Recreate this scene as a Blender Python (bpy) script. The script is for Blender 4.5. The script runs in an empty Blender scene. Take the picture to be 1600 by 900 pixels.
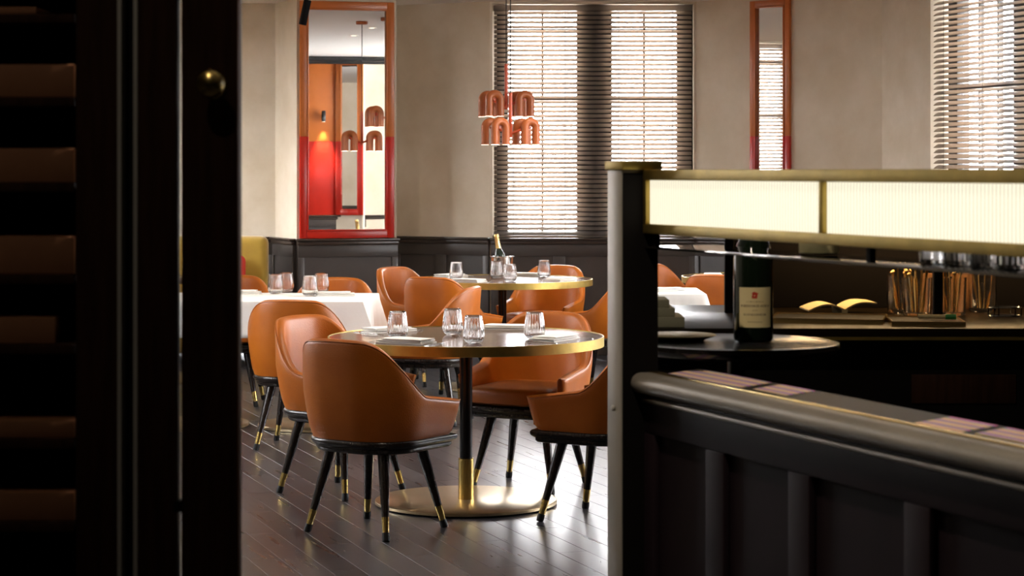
import bpy, bmesh, math, random
from mathutils import Vector, Matrix
random.seed(7)
PI = math.pi
sc = bpy.context.scene
COL = sc.collection

# ------------------------------------------------------------------ camera
F = 3300.0                                   # focal length in pixels of the 1600 wide frame
cam_d = bpy.data.cameras.new('camera')
cam = bpy.data.objects.new('camera', cam_d)
COL.objects.link(cam)
cam.location = (0, 0, 1.5)
cam.rotation_euler = (PI / 2, 0, 0)
cam_d.sensor_width = 36.0
cam_d.lens = 36.0 * F / 1600.0
cam_d.shift_y = -183.0 / 1600.0
cam_d.clip_start = 0.05
cam_d.clip_end = 200
cam_d.dof.use_dof = True
cam_d.dof.focus_distance = 9.4
cam_d.dof.aperture_fstop = 9.0
sc.camera = cam

# ------------------------------------------------------------------ sky, exposure
SKY = 26.0
world = bpy.data.worlds.new('sky')
sc.world = world
world.use_nodes = True
wn = world.node_tree
bgn = wn.nodes['Background']
bgn.inputs[0].default_value = (0.97, 0.975, 1.0, 1)
bgn.inputs[1].default_value = SKY
vs = sc.view_settings
vs.view_transform = 'Standard'
vs.look = 'None'
vs.exposure = 0.7
vs.gamma = 1.0
vs.use_curve_mapping = False
sc.cycles.use_denoising = True
sc.cycles.max_bounces = 10
sc.cycles.diffuse_bounces = 5
sc.cycles.glossy_bounces = 5
sc.cycles.transmission_bounces = 10
sc.cycles.transparent_max_bounces = 16
sc.cycles.sample_clamp_indirect = 8.0
sc.cycles.caustics_reflective = False
sc.cycles.caustics_refractive = False


# ------------------------------------------------------------------ materials
def nodes_of(m):
    m.use_nodes = True
    nt = m.node_tree
    return nt, nt.nodes['Principled BSDF']


def mat(name, col, rough=0.5, metal=0.0, spec=0.5, var=None, vscale=8.0, bump=0.0, bscale=60.0,
        trans=0.0, ior=1.45, coat=0.0, emit=None, estr=0.0, stretch=None, sheen=0.0, rvar=0.0):
    m = bpy.data.materials.new(name)
    nt, b = nodes_of(m)
    b.inputs['Base Color'].default_value = (*col, 1)
    b.inputs['Roughness'].default_value = rough
    b.inputs['Metallic'].default_value = metal
    b.inputs['Specular IOR Level'].default_value = spec
    b.inputs['Transmission Weight'].default_value = trans
    b.inputs['IOR'].default_value = ior
    b.inputs['Coat Weight'].default_value = coat
    b.inputs['Sheen Weight'].default_value = sheen
    if emit:
        b.inputs['Emission Color'].default_value = (*emit, 1)
        b.inputs['Emission Strength'].default_value = estr
    tc = nt.nodes.new('ShaderNodeTexCoord')
    mp = nt.nodes.new('ShaderNodeMapping')
    nt.links.new(tc.outputs['Object'], mp.inputs['Vector'])
    if stretch:
        mp.inputs['Scale'].default_value = stretch
    if var:
        n = nt.nodes.new('ShaderNodeTexNoise')
        n.inputs['Scale'].default_value = vscale
        n.inputs['Detail'].default_value = 6
        n.inputs['Roughness'].default_value = 0.6
        nt.links.new(mp.outputs['Vector'], n.inputs['Vector'])
        rp = nt.nodes.new('ShaderNodeValToRGB')
        rp.color_ramp.elements[0].position = 0.33
        rp.color_ramp.elements[0].color = (*col, 1)
        rp.color_ramp.elements[1].position = 0.67
        rp.color_ramp.elements[1].color = (*var, 1)
        nt.links.new(n.outputs['Fac'], rp.inputs['Fac'])
        nt.links.new(rp.outputs['Color'], b.inputs['Base Color'])
        if rvar:
            mr = nt.nodes.new('ShaderNodeMapRange')
            mr.inputs['To Min'].default_value = max(0.02, rough - rvar)
            mr.inputs['To Max'].default_value = rough + rvar
            nt.links.new(n.outputs['Fac'], mr.inputs['Value'])
            nt.links.new(mr.outputs['Result'], b.inputs['Roughness'])
    if bump:
        n2 = nt.nodes.new('ShaderNodeTexNoise')
        n2.inputs['Scale'].default_value = bscale
        n2.inputs['Detail'].default_value = 4
        nt.links.new(mp.outputs['Vector'], n2.inputs['Vector'])
        bp = nt.nodes.new('ShaderNodeBump')
        bp.inputs['Strength'].default_value = bump
        bp.inputs['Distance'].default_value = 0.01
        nt.links.new(n2.outputs['Fac'], bp.inputs['Height'])
        nt.links.new(bp.outputs['Normal'], b.inputs['Normal'])
    return m


def mat_pane(name, gloss=0.08):
    m = bpy.data.materials.new(name)
    m.use_nodes = True
    nt = m.node_tree
    nt.nodes.clear()
    out = nt.nodes.new('ShaderNodeOutputMaterial')
    mix = nt.nodes.new('ShaderNodeMixShader')
    tr = nt.nodes.new('ShaderNodeBsdfTransparent')
    gl = nt.nodes.new('ShaderNodeBsdfGlossy')
    gl.inputs['Roughness'].default_value = 0.02
    mix.inputs[0].default_value = gloss
    nt.links.new(tr.outputs[0], mix.inputs[1])
    nt.links.new(gl.outputs[0], mix.inputs[2])
    nt.links.new(mix.outputs[0], out.inputs[0])
    return m


def mat_floor(name):
    m = bpy.data.materials.new(name)
    nt, b = nodes_of(m)
    L = nt.links.new
    tc = nt.nodes.new('ShaderNodeTexCoord')
    oi = nt.nodes.new('ShaderNodeObjectInfo')
    mp = nt.nodes.new('ShaderNodeMapping')
    mp.inputs['Scale'].default_value = (9, 0.7, 1)
    add = nt.nodes.new('ShaderNodeVectorMath')
    sca = nt.nodes.new('ShaderNodeVectorMath')
    sca.operation = 'SCALE'
    sca.inputs[0].default_value = (9, 13, 5)
    L(oi.outputs['Random'], sca.inputs['Scale'])
    L(tc.outputs['Object'], add.inputs[0])
    L(sca.outputs[0], add.inputs[1])
    L(add.outputs[0], mp.inputs['Vector'])
    n = nt.nodes.new('ShaderNodeTexNoise')
    n.inputs['Scale'].default_value = 3.0
    n.inputs['Detail'].default_value = 4
    n.inputs['Distortion'].default_value = 0.3
    L(mp.outputs[0], n.inputs['Vector'])
    rp = nt.nodes.new('ShaderNodeValToRGB')
    rp.color_ramp.elements[0].position = 0.2
    rp.color_ramp.elements[0].color = (0.020, 0.0185, 0.021, 1)
    rp.color_ramp.elements[1].position = 0.75
    rp.color_ramp.elements[1].color = (0.046, 0.043, 0.048, 1)
    L(n.outputs['Fac'], rp.inputs['Fac'])
    hv = nt.nodes.new('ShaderNodeHueSaturation')
    mr = nt.nodes.new('ShaderNodeMapRange')
    mr.inputs['To Min'].default_value = 0.7
    mr.inputs['To Max'].default_value = 1.35
    L(oi.outputs['Random'], mr.inputs['Value'])
    L(mr.outputs[0], hv.inputs['Value'])
    L(rp.outputs[0], hv.inputs['Color'])
    L(hv.outputs[0], b.inputs['Base Color'])
    r2 = nt.nodes.new('ShaderNodeMapRange')
    r2.inputs['To Min'].default_value = 0.24
    r2.inputs['To Max'].default_value = 0.34
    L(n.outputs['Fac'], r2.inputs['Value'])
    L(r2.outputs[0], b.inputs['Roughness'])
    b.inputs['Specular IOR Level'].default_value = 0.9
    return m


def mat_painted_reflection(name):  # window reflections painted as rainbow bands in the base colour
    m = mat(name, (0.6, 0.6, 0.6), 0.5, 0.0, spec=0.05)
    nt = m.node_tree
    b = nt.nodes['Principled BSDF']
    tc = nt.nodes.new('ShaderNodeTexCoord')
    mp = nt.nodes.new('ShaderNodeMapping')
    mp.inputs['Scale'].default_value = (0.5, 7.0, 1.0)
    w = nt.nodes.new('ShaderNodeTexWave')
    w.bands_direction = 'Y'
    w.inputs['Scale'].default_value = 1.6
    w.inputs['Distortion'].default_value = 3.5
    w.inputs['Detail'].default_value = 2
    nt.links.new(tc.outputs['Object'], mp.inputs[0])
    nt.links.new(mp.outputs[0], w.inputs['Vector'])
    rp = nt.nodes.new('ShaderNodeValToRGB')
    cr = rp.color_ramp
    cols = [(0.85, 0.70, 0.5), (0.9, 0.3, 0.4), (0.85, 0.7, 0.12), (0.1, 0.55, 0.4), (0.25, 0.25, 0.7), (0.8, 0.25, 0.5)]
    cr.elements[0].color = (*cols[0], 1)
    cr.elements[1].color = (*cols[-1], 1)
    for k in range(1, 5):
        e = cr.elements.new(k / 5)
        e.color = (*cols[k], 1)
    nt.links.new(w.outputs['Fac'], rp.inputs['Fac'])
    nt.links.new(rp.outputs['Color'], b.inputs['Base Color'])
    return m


def mat_ledge(name):
    m = mat(name, (0.010, 0.008, 0.006), 0.4, 0.0, spec=0.08)
    nt = m.node_tree
    b = nt.nodes['Principled BSDF']
    return m


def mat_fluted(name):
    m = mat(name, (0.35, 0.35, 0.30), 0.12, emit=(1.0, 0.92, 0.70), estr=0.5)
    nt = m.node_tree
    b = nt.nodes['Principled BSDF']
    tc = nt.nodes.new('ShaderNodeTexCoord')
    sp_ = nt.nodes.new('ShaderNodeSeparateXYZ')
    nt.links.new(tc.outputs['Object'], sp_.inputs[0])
    mr = nt.nodes.new('ShaderNodeMapRange')          # rib shading painted into the glow: crests brighter, valleys dimmer
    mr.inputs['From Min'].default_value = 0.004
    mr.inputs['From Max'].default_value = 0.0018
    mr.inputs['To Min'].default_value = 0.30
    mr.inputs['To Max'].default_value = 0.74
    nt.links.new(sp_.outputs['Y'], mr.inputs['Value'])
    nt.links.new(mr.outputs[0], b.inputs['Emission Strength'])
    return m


def mat_slat(name):
    m = mat(name, (0.085, 0.078, 0.075), 0.25, spec=0.35)
    nt = m.node_tree
    b = nt.nodes['Principled BSDF']
    out = nt.nodes['Material Output']
    tl = nt.nodes.new('ShaderNodeBsdfTranslucent')
    tl.inputs['Color'].default_value = (0.80, 0.64, 0.50, 1)
    mx = nt.nodes.new('ShaderNodeMixShader')
    mx.inputs[0].default_value = 0.32
    nt.links.new(b.outputs[0], mx.inputs[1])
    nt.links.new(tl.outputs[0], mx.inputs[2])
    nt.links.new(mx.outputs[0], out.inputs['Surface'])
    return m


MT = dict(
    plaster=mat('plaster', (0.57, 0.475, 0.345), 0.75, var=(0.68, 0.595, 0.475), vscale=2.2, bump=0.05, bscale=25),
    ceiling=mat('ceiling_paint', (0.8, 0.77, 0.72), 0.8, bump=0.02),
    darkwall=mat('dark_wall', (0.035, 0.022, 0.016), 0.7, var=(0.05, 0.03, 0.02), vscale=3),
    dado=mat('dado_paint', (0.045, 0.036, 0.031), 0.38, var=(0.055, 0.045, 0.039), vscale=5, bump=0.02),
    dadocap=mat('dado_cap', (0.04, 0.027, 0.02), 0.28),
    leather=mat('tan_leather', (0.37, 0.090, 0.003), 0.43, spec=0.5, var=(0.46, 0.125, 0.007), vscale=3.5, bump=0.12, bscale=180),
    piping=mat('leather_piping', (0.40, 0.11, 0.012), 0.35),
    legwood=mat('leg_wood', (0.012, 0.008, 0.007), 0.25, var=(0.022, 0.014, 0.01), vscale=20, stretch=(4, 4, 0.6)),
    rubber=mat('black_rubber', (0.006, 0.006, 0.006), 0.6),
    brass=mat('brass', (0.62, 0.43, 0.13), 0.24, 1.0, var=(0.55, 0.40, 0.15), vscale=9, rvar=0.06),
    brushed=mat('brushed_brass', (0.66, 0.52, 0.32), 0.33, 1.0, var=(0.58, 0.46, 0.28), vscale=14, stretch=(1, 12, 1)),
    agedbrass=mat('aged_brass', (0.50, 0.36, 0.10), 0.46, 1.0, var=(0.36, 0.27, 0.08), vscale=12),
    tabletop=mat('lacquered_tabletop', (0.10, 0.052, 0.032), 0.13, spec=0.6, var=(0.14, 0.075, 0.045), vscale=6, stretch=(1, 6, 1)),
    bartop=mat('bar_top_lacquer', (0.009, 0.006, 0.003), 0.30, spec=0.06),
    black=mat('black_lacquer', (0.008, 0.007, 0.007), 0.18),
    blackmatt=mat('black_matt', (0.005, 0.004, 0.004), 0.7, spec=0.12),
    bronze=mat('pewter_bronze', (0.36, 0.32, 0.27), 0.42, 0.6, var=(0.30, 0.27, 0.23), vscale=6),
    linen=mat('white_linen', (0.80, 0.77, 0.72), 0.85, bump=0.08, bscale=220, sheen=0.2),
    steel=mat('steel', (0.72, 0.71, 0.69), 0.16, 1.0),
    glass=mat('clear_glass', (1, 1, 1), 0.0, trans=1.0, ior=1.47),
    mirror=mat('mirror_silver', (0.93, 0.93, 0.92), 0.0, 1.0),
    orange=mat('orange_paint', (0.46, 0.125, 0.025), 0.35, var=(0.50, 0.145, 0.03), vscale=4),
    red=mat('red_paint', (0.42, 0.014, 0.006), 0.3, var=(0.47, 0.018, 0.008), vscale=4),
    lampcol=mat('terracotta_lamp', (0.38, 0.10, 0.025), 0.4),
    lampred=mat('red_lamp_stem', (0.48, 0.07, 0.02), 0.33),
    glow=mat('lamp_diffuser', (0.9, 0.85, 0.78), 0.5, emit=(1.0, 0.78, 0.55), estr=3.0),
    slat=mat_slat('blind_slat'),
    cord=mat('blind_cord', (0.03, 0.025, 0.02), 0.8),
    winframe=mat('window_frame_backlit_tone', (0.03, 0.026, 0.024), 0.5),  # backlit darkness of the frames put into their base colour
    pane=mat_pane('window_pane'),
    floor=mat_floor('dark_floorboard'),
    mustard=mat('mustard_velvet', (0.34, 0.20, 0.015), 0.75, sheen=0.5, bump=0.1, bscale=150, var=(0.42, 0.26, 0.02), vscale=5),
    redcloth=mat('red_cushion_cloth', (0.5, 0.03, 0.015), 0.8),
    foil=mat('gold_foil', (0.85, 0.58, 0.22), 0.3, 0.9),
    bottle=mat('dark_bottle_glass', (0.006, 0.012, 0.006), 0.04, spec=0.8),
    label=mat('paper_label', (0.80, 0.66, 0.34), 0.8, var=(0.84, 0.72, 0.42), vscale=20),
    inkred=mat('red_ink', (0.55, 0.04, 0.02), 0.8),
    ink=mat('faded_ink', (0.16, 0.07, 0.035), 0.8),
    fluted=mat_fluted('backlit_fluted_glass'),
    ledge=mat_ledge('dark_ledge'),
    painted_reflection=mat_painted_reflection('painted_rainbow_reflection'),
    shelf=mat('polished_shelf', (0.10, 0.09, 0.08), 0.03, 0.9),
    brownbox=mat('brown_card', (0.24, 0.10, 0.045), 0.7, var=(0.30, 0.13, 0.06), vscale=9),
    stile=mat('dark_stained_wood', (0.022, 0.009, 0.005), 0.65, spec=0.1, var=(0.045, 0.018, 0.010), vscale=6, stretch=(10, 10, 0.8)),
    panelwood=mat('dark_plum_panel', (0.010, 0.0055, 0.008), 0.6, spec=0.12, var=(0.015, 0.008, 0.011), vscale=5),
    greymetal=mat('grey_metal_strip', (0.5, 0.48, 0.44), 0.5, 0.3),
    greybox=mat('grey_green_card', (0.30, 0.29, 0.21), 0.8),
    cream=mat('cream_paper', (0.62, 0.50, 0.27), 0.8),
    gold=mat('gold_stick', (0.92, 0.62, 0.24), 0.16, 0.9),
    green=mat('green_cap', (0.02, 0.22, 0.04), 0.4),
    plate=mat('dark_glazed_plate', (0.035, 0.033, 0.02), 0.15, var=(0.07, 0.06, 0.03), vscale=10),
    slate=mat('dark_slate', (0.014, 0.010, 0.007), 0.5, spec=0.1),
    wood=mat('mid_brown_wood', (0.10, 0.042, 0.012), 0.5, var=(0.14, 0.06, 0.018), vscale=12, stretch=(1, 1, 6)),
    white=mat('white_plastic', (0.8, 0.79, 0.76), 0.4),
    pipe=mat('black_pipe', (0.02, 0.02, 0.02), 0.35),
)


# ------------------------------------------------------------------ geometry helpers
class G:
    def __init__(s, M=None):
        s.v = []
        s.f = []
        s.M = M or Matrix.Identity(4)

    def add(s, vs_, fs_, M=None):
        o = len(s.v)
        T = s.M @ M if M is not None else s.M
        s.v += [tuple(T @ Vector(p)) for p in vs_]
        s.f += [tuple(i + o for i in q) for q in fs_]
        return s

    def box(s, x0, x1, y0, y1, z0, z1, M=None):
        v = [(x0, y0, z0), (x1, y0, z0), (x1, y1, z0), (x0, y1, z0), (x0, y0, z1), (x1, y0, z1), (x1, y1, z1), (x0, y1, z1)]
        f = [(0, 3, 2, 1), (4, 5, 6, 7), (0, 1, 5, 4), (1, 2, 6, 5), (2, 3, 7, 6), (3, 0, 4, 7)]
        return s.add(v, f, M)

    def lathe(s, prof, n=32, M=None, rib=0, amp=0.0, ribmask=None):
        v = []
        f = []
        for k, (r, z) in enumerate(prof):
            for i in range(n):
                a = 2 * PI * i / n
                rr = r
                if rib and (ribmask is None or ribmask(k)):
                    rr = r * (1 + amp * math.cos(rib * a))
                v.append((rr * math.cos(a), rr * math.sin(a), z))
        for k in range(len(prof) - 1):
            for i in range(n):
                j = (i + 1) % n
                f.append((k * n + i, k * n + j, (k + 1) * n + j, (k + 1) * n + i))
        if prof[0][0] > 1e-5:
            f.append(tuple(range(n - 1, -1, -1)))
        if prof[-1][0] > 1e-5:
            o = (len(prof) - 1) * n
            f.append(tuple(range(o, o + n)))
        return s.add(v, f, M)

    def tube(s, pts, rad, n=10, cap=True, M=None):
        pts = [Vector(p) for p in pts]
        m = len(pts)
        rads = rad if isinstance(rad, (list, tuple)) else [rad] * m
        v = []
        f = []
        ref = None
        for k in range(m):
            t = (pts[min(k + 1, m - 1)] - pts[max(k - 1, 0)]).normalized()
            if ref is None:
                up = Vector((0, 0, 1)) if abs(t.z) < 0.9 else Vector((1, 0, 0))
                ref = t.cross(up).normalized()
            else:
                ref = (ref - t * ref.dot(t)).normalized()
            bn = t.cross(ref)
            for i in range(n):
                a = 2 * PI * i / n
                v.append(tuple(pts[k] + (ref * math.cos(a) + bn * math.sin(a)) * rads[k]))
        for k in range(m - 1):
            for i in range(n):
                j = (i + 1) % n
                f.append((k * n + i, k * n + j, (k + 1) * n + j, (k + 1) * n + i))
        if cap:
            f.append(tuple(range(n - 1, -1, -1)))
            f.append(tuple(range((m - 1) * n, m * n)))
        return s.add(v, f, M)

    def prism(s, poly, z0, z1, M=None):
        n = len(poly)
        v = [(x, y, z0) for x, y in poly] + [(x, y, z1) for x, y in poly]
        f = [tuple(range(n - 1, -1, -1)), tuple(range(n, 2 * n))]
        f += [(i, (i + 1) % n, n + (i + 1) % n, n + i) for i in range(n)]
        return s.add(v, f, M)

    def mesh(s, name, m, smooth=35, bevel=0.0, seg=2):
        me = bpy.data.meshes.new(name)
        me.from_pydata(s.v, [], s.f)
        bm = bmesh.new()
        bm.from_mesh(me)
        bmesh.ops.recalc_face_normals(bm, faces=bm.faces)
        if bevel:
            es = [e for e in bm.edges if len(e.link_faces) == 2 and e.calc_face_angle(0) > 0.6]
            bmesh.ops.bevel(bm, geom=es, offset=bevel, segments=seg, profile=0.5, affect='EDGES', clamp_overlap=True)
        bm.to_mesh(me)
        bm.free()
        if smooth:
            for p in me.polygons:
                p.use_smooth = True
            me.set_sharp_from_angle(angle=math.radians(smooth))
        me.materials.append(MT[m])
        return me

    def build(s, name, m, parent=None, smooth=35, bevel=0.0, seg=2):
        me = s.mesh(name, m, smooth, bevel, seg)
        o = bpy.data.objects.new(name, me)
        COL.objects.link(o)
        if parent:
            o.parent = parent
        return o


def put(name, me, parent=None, loc=(0, 0, 0), rz=0.0):
    o = bpy.data.objects.new(name, me)
    COL.objects.link(o)
    o.location = loc
    o.rotation_euler = (0, 0, rz)
    if parent:
        o.parent = parent
    return o


def tag(o, label=None, cat=None, group=None, kind=None):
    if label:
        o['label'] = label
    if cat:
        o['category'] = cat
    if group:
        o['group'] = group
    if kind:
        o['kind'] = kind
    return o


def thing(name, label, cat, loc=(0, 0, 0), rz=0.0, group=None, kind=None):
    o = bpy.data.objects.new(name, None)
    COL.objects.link(o)
    o.empty_display_size = 0.1
    o.location = loc
    o.rotation_euler = (0, 0, rz)
    return tag(o, label, cat, group, kind)


def dup(root, loc, rz, label=None, group=None):
    r = root.copy()
    COL.objects.link(r)
    r.location = loc
    r.rotation_euler = (root.rotation_euler[0], root.rotation_euler[1], rz)
    if label:
        r['label'] = label
    if group:
        r['group'] = group
    for ch in list(root.children):
        c = ch.copy()
        COL.objects.link(c)
        c.parent = r
        for g in list(ch.children):
            d = g.copy()
            COL.objects.link(d)
            d.parent = c
    return r


def heading(hx, hy):
    return math.atan2(-hx, hy)


def lamp(name, kind, loc, energy, color=(1, 1, 1), size=0.1, rot=None, parent=None, **kw):
    ld = bpy.data.lights.new(name, kind)
    ld.energy = energy
    ld.color = color
    if kind == 'AREA':
        ld.size = size
    else:
        ld.shadow_soft_size = size
    for k, v in kw.items():
        setattr(ld, k, v)
    o = bpy.data.objects.new(name, ld)
    COL.objects.link(o)
    o.location = loc
    if rot:
        o.rotation_euler = rot
    if parent:
        o.parent = parent
    return o


# ------------------------------------------------------------------ room shell
CEIL = 2.88
ZD = 0.95          # top of the panelled dado


def seg_M(p, q):
    a = math.atan2(q[1] - p[1], q[0] - p[0])
    return Matrix.Translation((p[0], p[1], 0)) @ Matrix.Rotation(a, 4, 'Z'), math.hypot(q[0] - p[0], q[1] - p[1])


def wall(name, p, q, m='plaster', th=0.25, opening=None, z0=0.0):
    """wall whose inner face runs p -> q with the room on its right hand; thickness goes to the left"""
    M, L = seg_M(p, q)
    g = G(M)
    if opening:
        u0, u1, a, b = opening
        g.box(0, u0, 0, th, z0, CEIL)
        g.box(u1, L, 0, th, z0, CEIL)
        g.box(u0, u1, 0, th, z0, a)
        if b < CEIL:
            g.box(u0, u1, 0, th, b, CEIL)
    else:
        g.box(0, L, 0, th, z0, CEIL)
    o = g.build(name, m, None, smooth=0)
    tag(o, kind='structure')
    return o


P1 = (-3.6, 17.4)
P2 = (-1.95, 17.4)
P3 = (-1.72, 16.87)
P4 = (-0.94, 17.10)
P5 = (-0.96, 17.60)
P6 = (-0.18, 17.2)
P7 = (1.5, 17.2)
P8 = (2.813, 16.056)
WR = Vector((0.296, -0.955))
P9 = (P8[0] + WR.x * 6.5, P8[1] + WR.y * 6.5)
P10 = (2.4, 8.9)
P11 = (2.4, -1.5)
P12 = (-3.6, -1.5)
LW0, LW1 = 14.9, 16.9
PL0 = (-3.6, 12.0)
NW0, NW1 = 9.2, 11.2
wall('wall_left', PL0, P1, opening=(LW0 - 12.0, LW1 - 12.0, ZD, 2.86))
wall('wall_left_front', P12, PL0, opening=(NW0 + 1.5, NW1 + 1.5, ZD, 2.86))
wall('wall_back_left', P1, P2)
wall('wall_pier_side', P2, P3, th=0.1)
wall('wall_pier', P3, P4, th=0.1)
wall('wall_pier_return', P4, P5, th=0.1)
wall('wall_back', P5, P6)
wall('wall_window', P6, P7, opening=(0.02, 1.66, ZD, 2.86))
wall('wall_back_right', P7, P8)
PRM = (P8[0] + WR.x * 3.05, P8[1] + WR.y * 3.05)
wall('wall_right', P8, PRM, opening=(0.76, 2.75, ZD, 2.86))
wall('wall_right_middle', PRM, P9, opening=(0.25, 3.3, ZD, 2.86))
wall('wall_right_return', P9, P10)
wall('wall_right_front', P10, P11, m='darkwall')
wall('wall_front', P11, P12, m='darkwall')
cl = G().box(-4.2, 6.0, -2, 18.4, CEIL, CEIL + 0.2).build('ceiling', 'ceiling', None, smooth=0)
tag(cl, kind='structure')
fl = G().box(-4.2, 6.0, -2, 18.4, -0.2, -0.016).build('floor', 'floor', None, smooth=0)
tag(fl, kind='structure')

# floorboards: each one a piece of its own
PD = Vector((0.33, -0.944)).normalized()
PW, PL = 0.118, 1.45
gp = G().box(-PW / 2 + 0.0009, PW / 2 - 0.0009, -PL / 2 + 0.001, PL / 2 - 0.001, -0.016, 0.0)
plank_me = gp.mesh('floorboard', 'floor', smooth=0, bevel=0.0007, seg=1)
rz_pl = math.atan2(PD.y, PD.x) - PI / 2
cand = []
pp = Vector((-PD.y, PD.x))
for i in range(-160, 160):
    off = (i * 0.618 % 1.0) * PL
    for j in range(-14, 14):
        c = pp * (i * PW) + PD * (j * PL + off) + Vector((0, 9))
        if not (-3.4 < c.x < 4.4 and 1.5 < c.y < 17.1):
            continue
        x = 800 + F * c.x / c.y
        y = 267 + F * 1.5 / c.y
        vis = 330 < x < 985 and y < 985
        cand.append((0 if vis else 1, c.y, c))
cand.sort(key=lambda t: (t[0], t[1]))
for k, (vv, yy, c) in enumerate(cand[:300]):
    put('floorboard', plank_me, fl, (c.x, c.y, random.uniform(-0.00015, 0.0)), rz_pl)
gr = G()
for vv, yy, c in cand[300:]:
    gr.box(-PW / 2 + 0.0009, PW / 2 - 0.0009, -PL / 2 + 0.001, PL / 2 - 0.001, -0.016, 0.0,
           Matrix.Translation((c.x, c.y, 0)) @ Matrix.Rotation(rz_pl, 4, 'Z'))
tag(gr.build('more_floorboards', 'floor', fl, smooth=0), kind='stuff')

# dado panelling: a backing board, cap moulding, skirting, and each raised rail and stile
TRIM = [0]


def dado(p, q, panel_w=0.55, inset=0.0, top=ZD, skip_ends=0.0):
    TRIM[0] += 1
    M, L = seg_M(p, q)
    root = thing('trim_%d' % TRIM[0], None, None, (p[0], p[1], 0), math.atan2(q[1] - p[1], q[0] - p[0]), kind='structure')
    t = 0.02 + inset
    G().box(0, L, -t, 0.0, 0, top).build('backing_board', 'dado', root, smooth=0)
    capm = G().box(-0.012, L + 0.012, -t - 0.045, 0, top - 0.012, top + 0.008)
    capm.build('cap_moulding', 'dadocap', root, bevel=0.005)
    G().box(-0.006, L + 0.006, -t - 0.028, 0, top - 0.045, top - 0.012).build('cap_bead', 'dadocap', root, bevel=0.008)
    G().box(0, L, -t - 0.02, 0, 0, 0.13).build('skirting', 'dado', root, bevel=0.004)
    G().box(0, L, -t - 0.014, -t, top - 0.14, top - 0.045).build('rail', 'dado', root, bevel=0.003)
    G().box(0, L, -t - 0.014, -t, 0.13, 0.24).build('rail', 'dado', root, bevel=0.003)
    n = max(1, round(L / panel_w))
    w = L / n
    for i in range(n + 1):
        x0 = max(0, i * w - 0.05)
        x1 = min(L, i * w + 0.05)
        G().box(x0, x1, -t - 0.014, -t, 0.24, top - 0.14).build('stile', 'dado', root, bevel=0.003)
    return root


dado(P1, P2)
dado(P2, P3)
dado(P3, P4, panel_w=0.9, inset=0.04)
dado(P5, P6, panel_w=0.5)
dado((P6[0] + 0.01, P6[1]), (P7[0] - 0.01, P7[1]), panel_w=0.56, top=ZD - 0.004)
dado(P7, P8)
dado(P8, P9)
dado((3.8, 9.40), P10)
dado((-3.6, 8.0), P1)


# windows: frame, glazing bars, panes
def window(n, M_loc, rz, bays, z0, z1, rows, depth=0.16):
    root = thing('window_%d' % n, None, None, M_loc, rz, kind='structure')
    x0 = bays[0][0]
    x1 = bays[-1][1]
    fr = G()
    edges = [x0 - 0.13] + [e for b in bays for e in b] + [x1 + 0.13]
    for k in range(0, len(edges), 2):
        G().box(edges[k], edges[k + 1], depth - 0.05, depth + 0.05, z0, z1).build('window_post', 'winframe', root, bevel=0.004)
    for (a, b) in bays:
        G().box(a, b, depth - 0.03, depth + 0.03, z0, z0 + 0.06).build('sash_rail', 'winframe', root)
        G().box(a, b, depth - 0.03, depth + 0.03, z1 - 0.05, z1).build('sash_rail', 'winframe', root)
        for zr in rows:
            G().box(a, b, depth - 0.02, depth + 0.02, zr - 0.011, zr + 0.011).build('glazing_bar', 'winframe', root)
        zs = [z0 + 0.06] + list(rows) + [z1 - 0.05]
        nb = max(2, round((b - a) / 0.29))
        for i in range(1, nb):
            xm = a + (b - a) * i / nb
            G().box(xm - 0.010, xm + 0.010, depth - 0.02, depth + 0.02, z0 + 0.06, z1 - 0.05).build('glazing_bar', 'winframe', root)
        for i in range(nb):
            xa = a + (b - a) * i / nb
            xb = a + (b - a) * (i + 1) / nb
            for j in range(len(zs) - 1):
                G().box(xa, xb, depth - 0.002, depth + 0.002, zs[j], zs[j + 1]).build('pane', 'pane', root, smooth=0)
    return root


ROWS = (1.526, 2.09, 2.655)
window(1, (P6[0], P6[1], 0), 0, [(0.15, 0.71), (1.0, 1.53)], ZD, 2.86, ROWS)
rz_r = math.atan2(WR.y, WR.x)
window(2, (P8[0], P8[1], 0), rz_r, [(0.95, 1.72), (1.94, 2.62)], ZD, 2.86, ROWS)
window(5, (PRM[0], PRM[1], 0), rz_r, [(0.38, 1.70), (1.85, 3.17)], ZD, 2.86, ROWS)
window(3, (-3.6, -1.5, 0), PI / 2, [(LW0 + 1.65, LW0 + 2.40), (LW0 + 2.6, LW1 + 1.37)], ZD, 2.86, ROWS)
window(4, (-3.6, -1.5, 0), PI / 2, [(NW0 + 1.65, NW0 + 2.27), (NW0 + 2.55, NW1 + 1.37)], ZD, 2.86, ROWS)

# daylight portals at the openings (they only guide the sky light that comes in)


def portal(loc, rz, w, h):
    ld = bpy.data.lights.new('daylight_portal', 'AREA')
    ld.shape = 'RECTANGLE'
    ld.size = w
    ld.size_y = h
    ld.cycles.is_portal = True
    o = bpy.data.objects.new('daylight_portal', ld)
    COL.objects.link(o)
    o.location = loc
    o.rotation_euler = (PI / 2, 0, rz)       # area light shines along its local -Z
    return o


def portal_seg(p, q, u0, u1):
    M, L = seg_M(p, q)
    c = M @ Vector(((u0 + u1) / 2, 0.22, (ZD + 2.86) / 2))
    a = math.atan2(q[1] - p[1], q[0] - p[0])
    d = M.to_3x3() @ Vector((0, -1, 0))
    o = portal(c, 0, u1 - u0, 2.86 - ZD)
    o.rotation_euler = Vector(d).to_track_quat('-Z', 'Y').to_euler()


portal_seg(P6, P7, 0.02, 1.66)
portal_seg(P8, P9, 0.76, 2.75)
portal_seg(PRM, P9, 0.25, 3.3)
portal_seg(P12, P1, LW0 + 1.5, LW1 + 1.5)
portal_seg(P12, P1, NW0 + 1.5, NW1 + 1.5)


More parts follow.
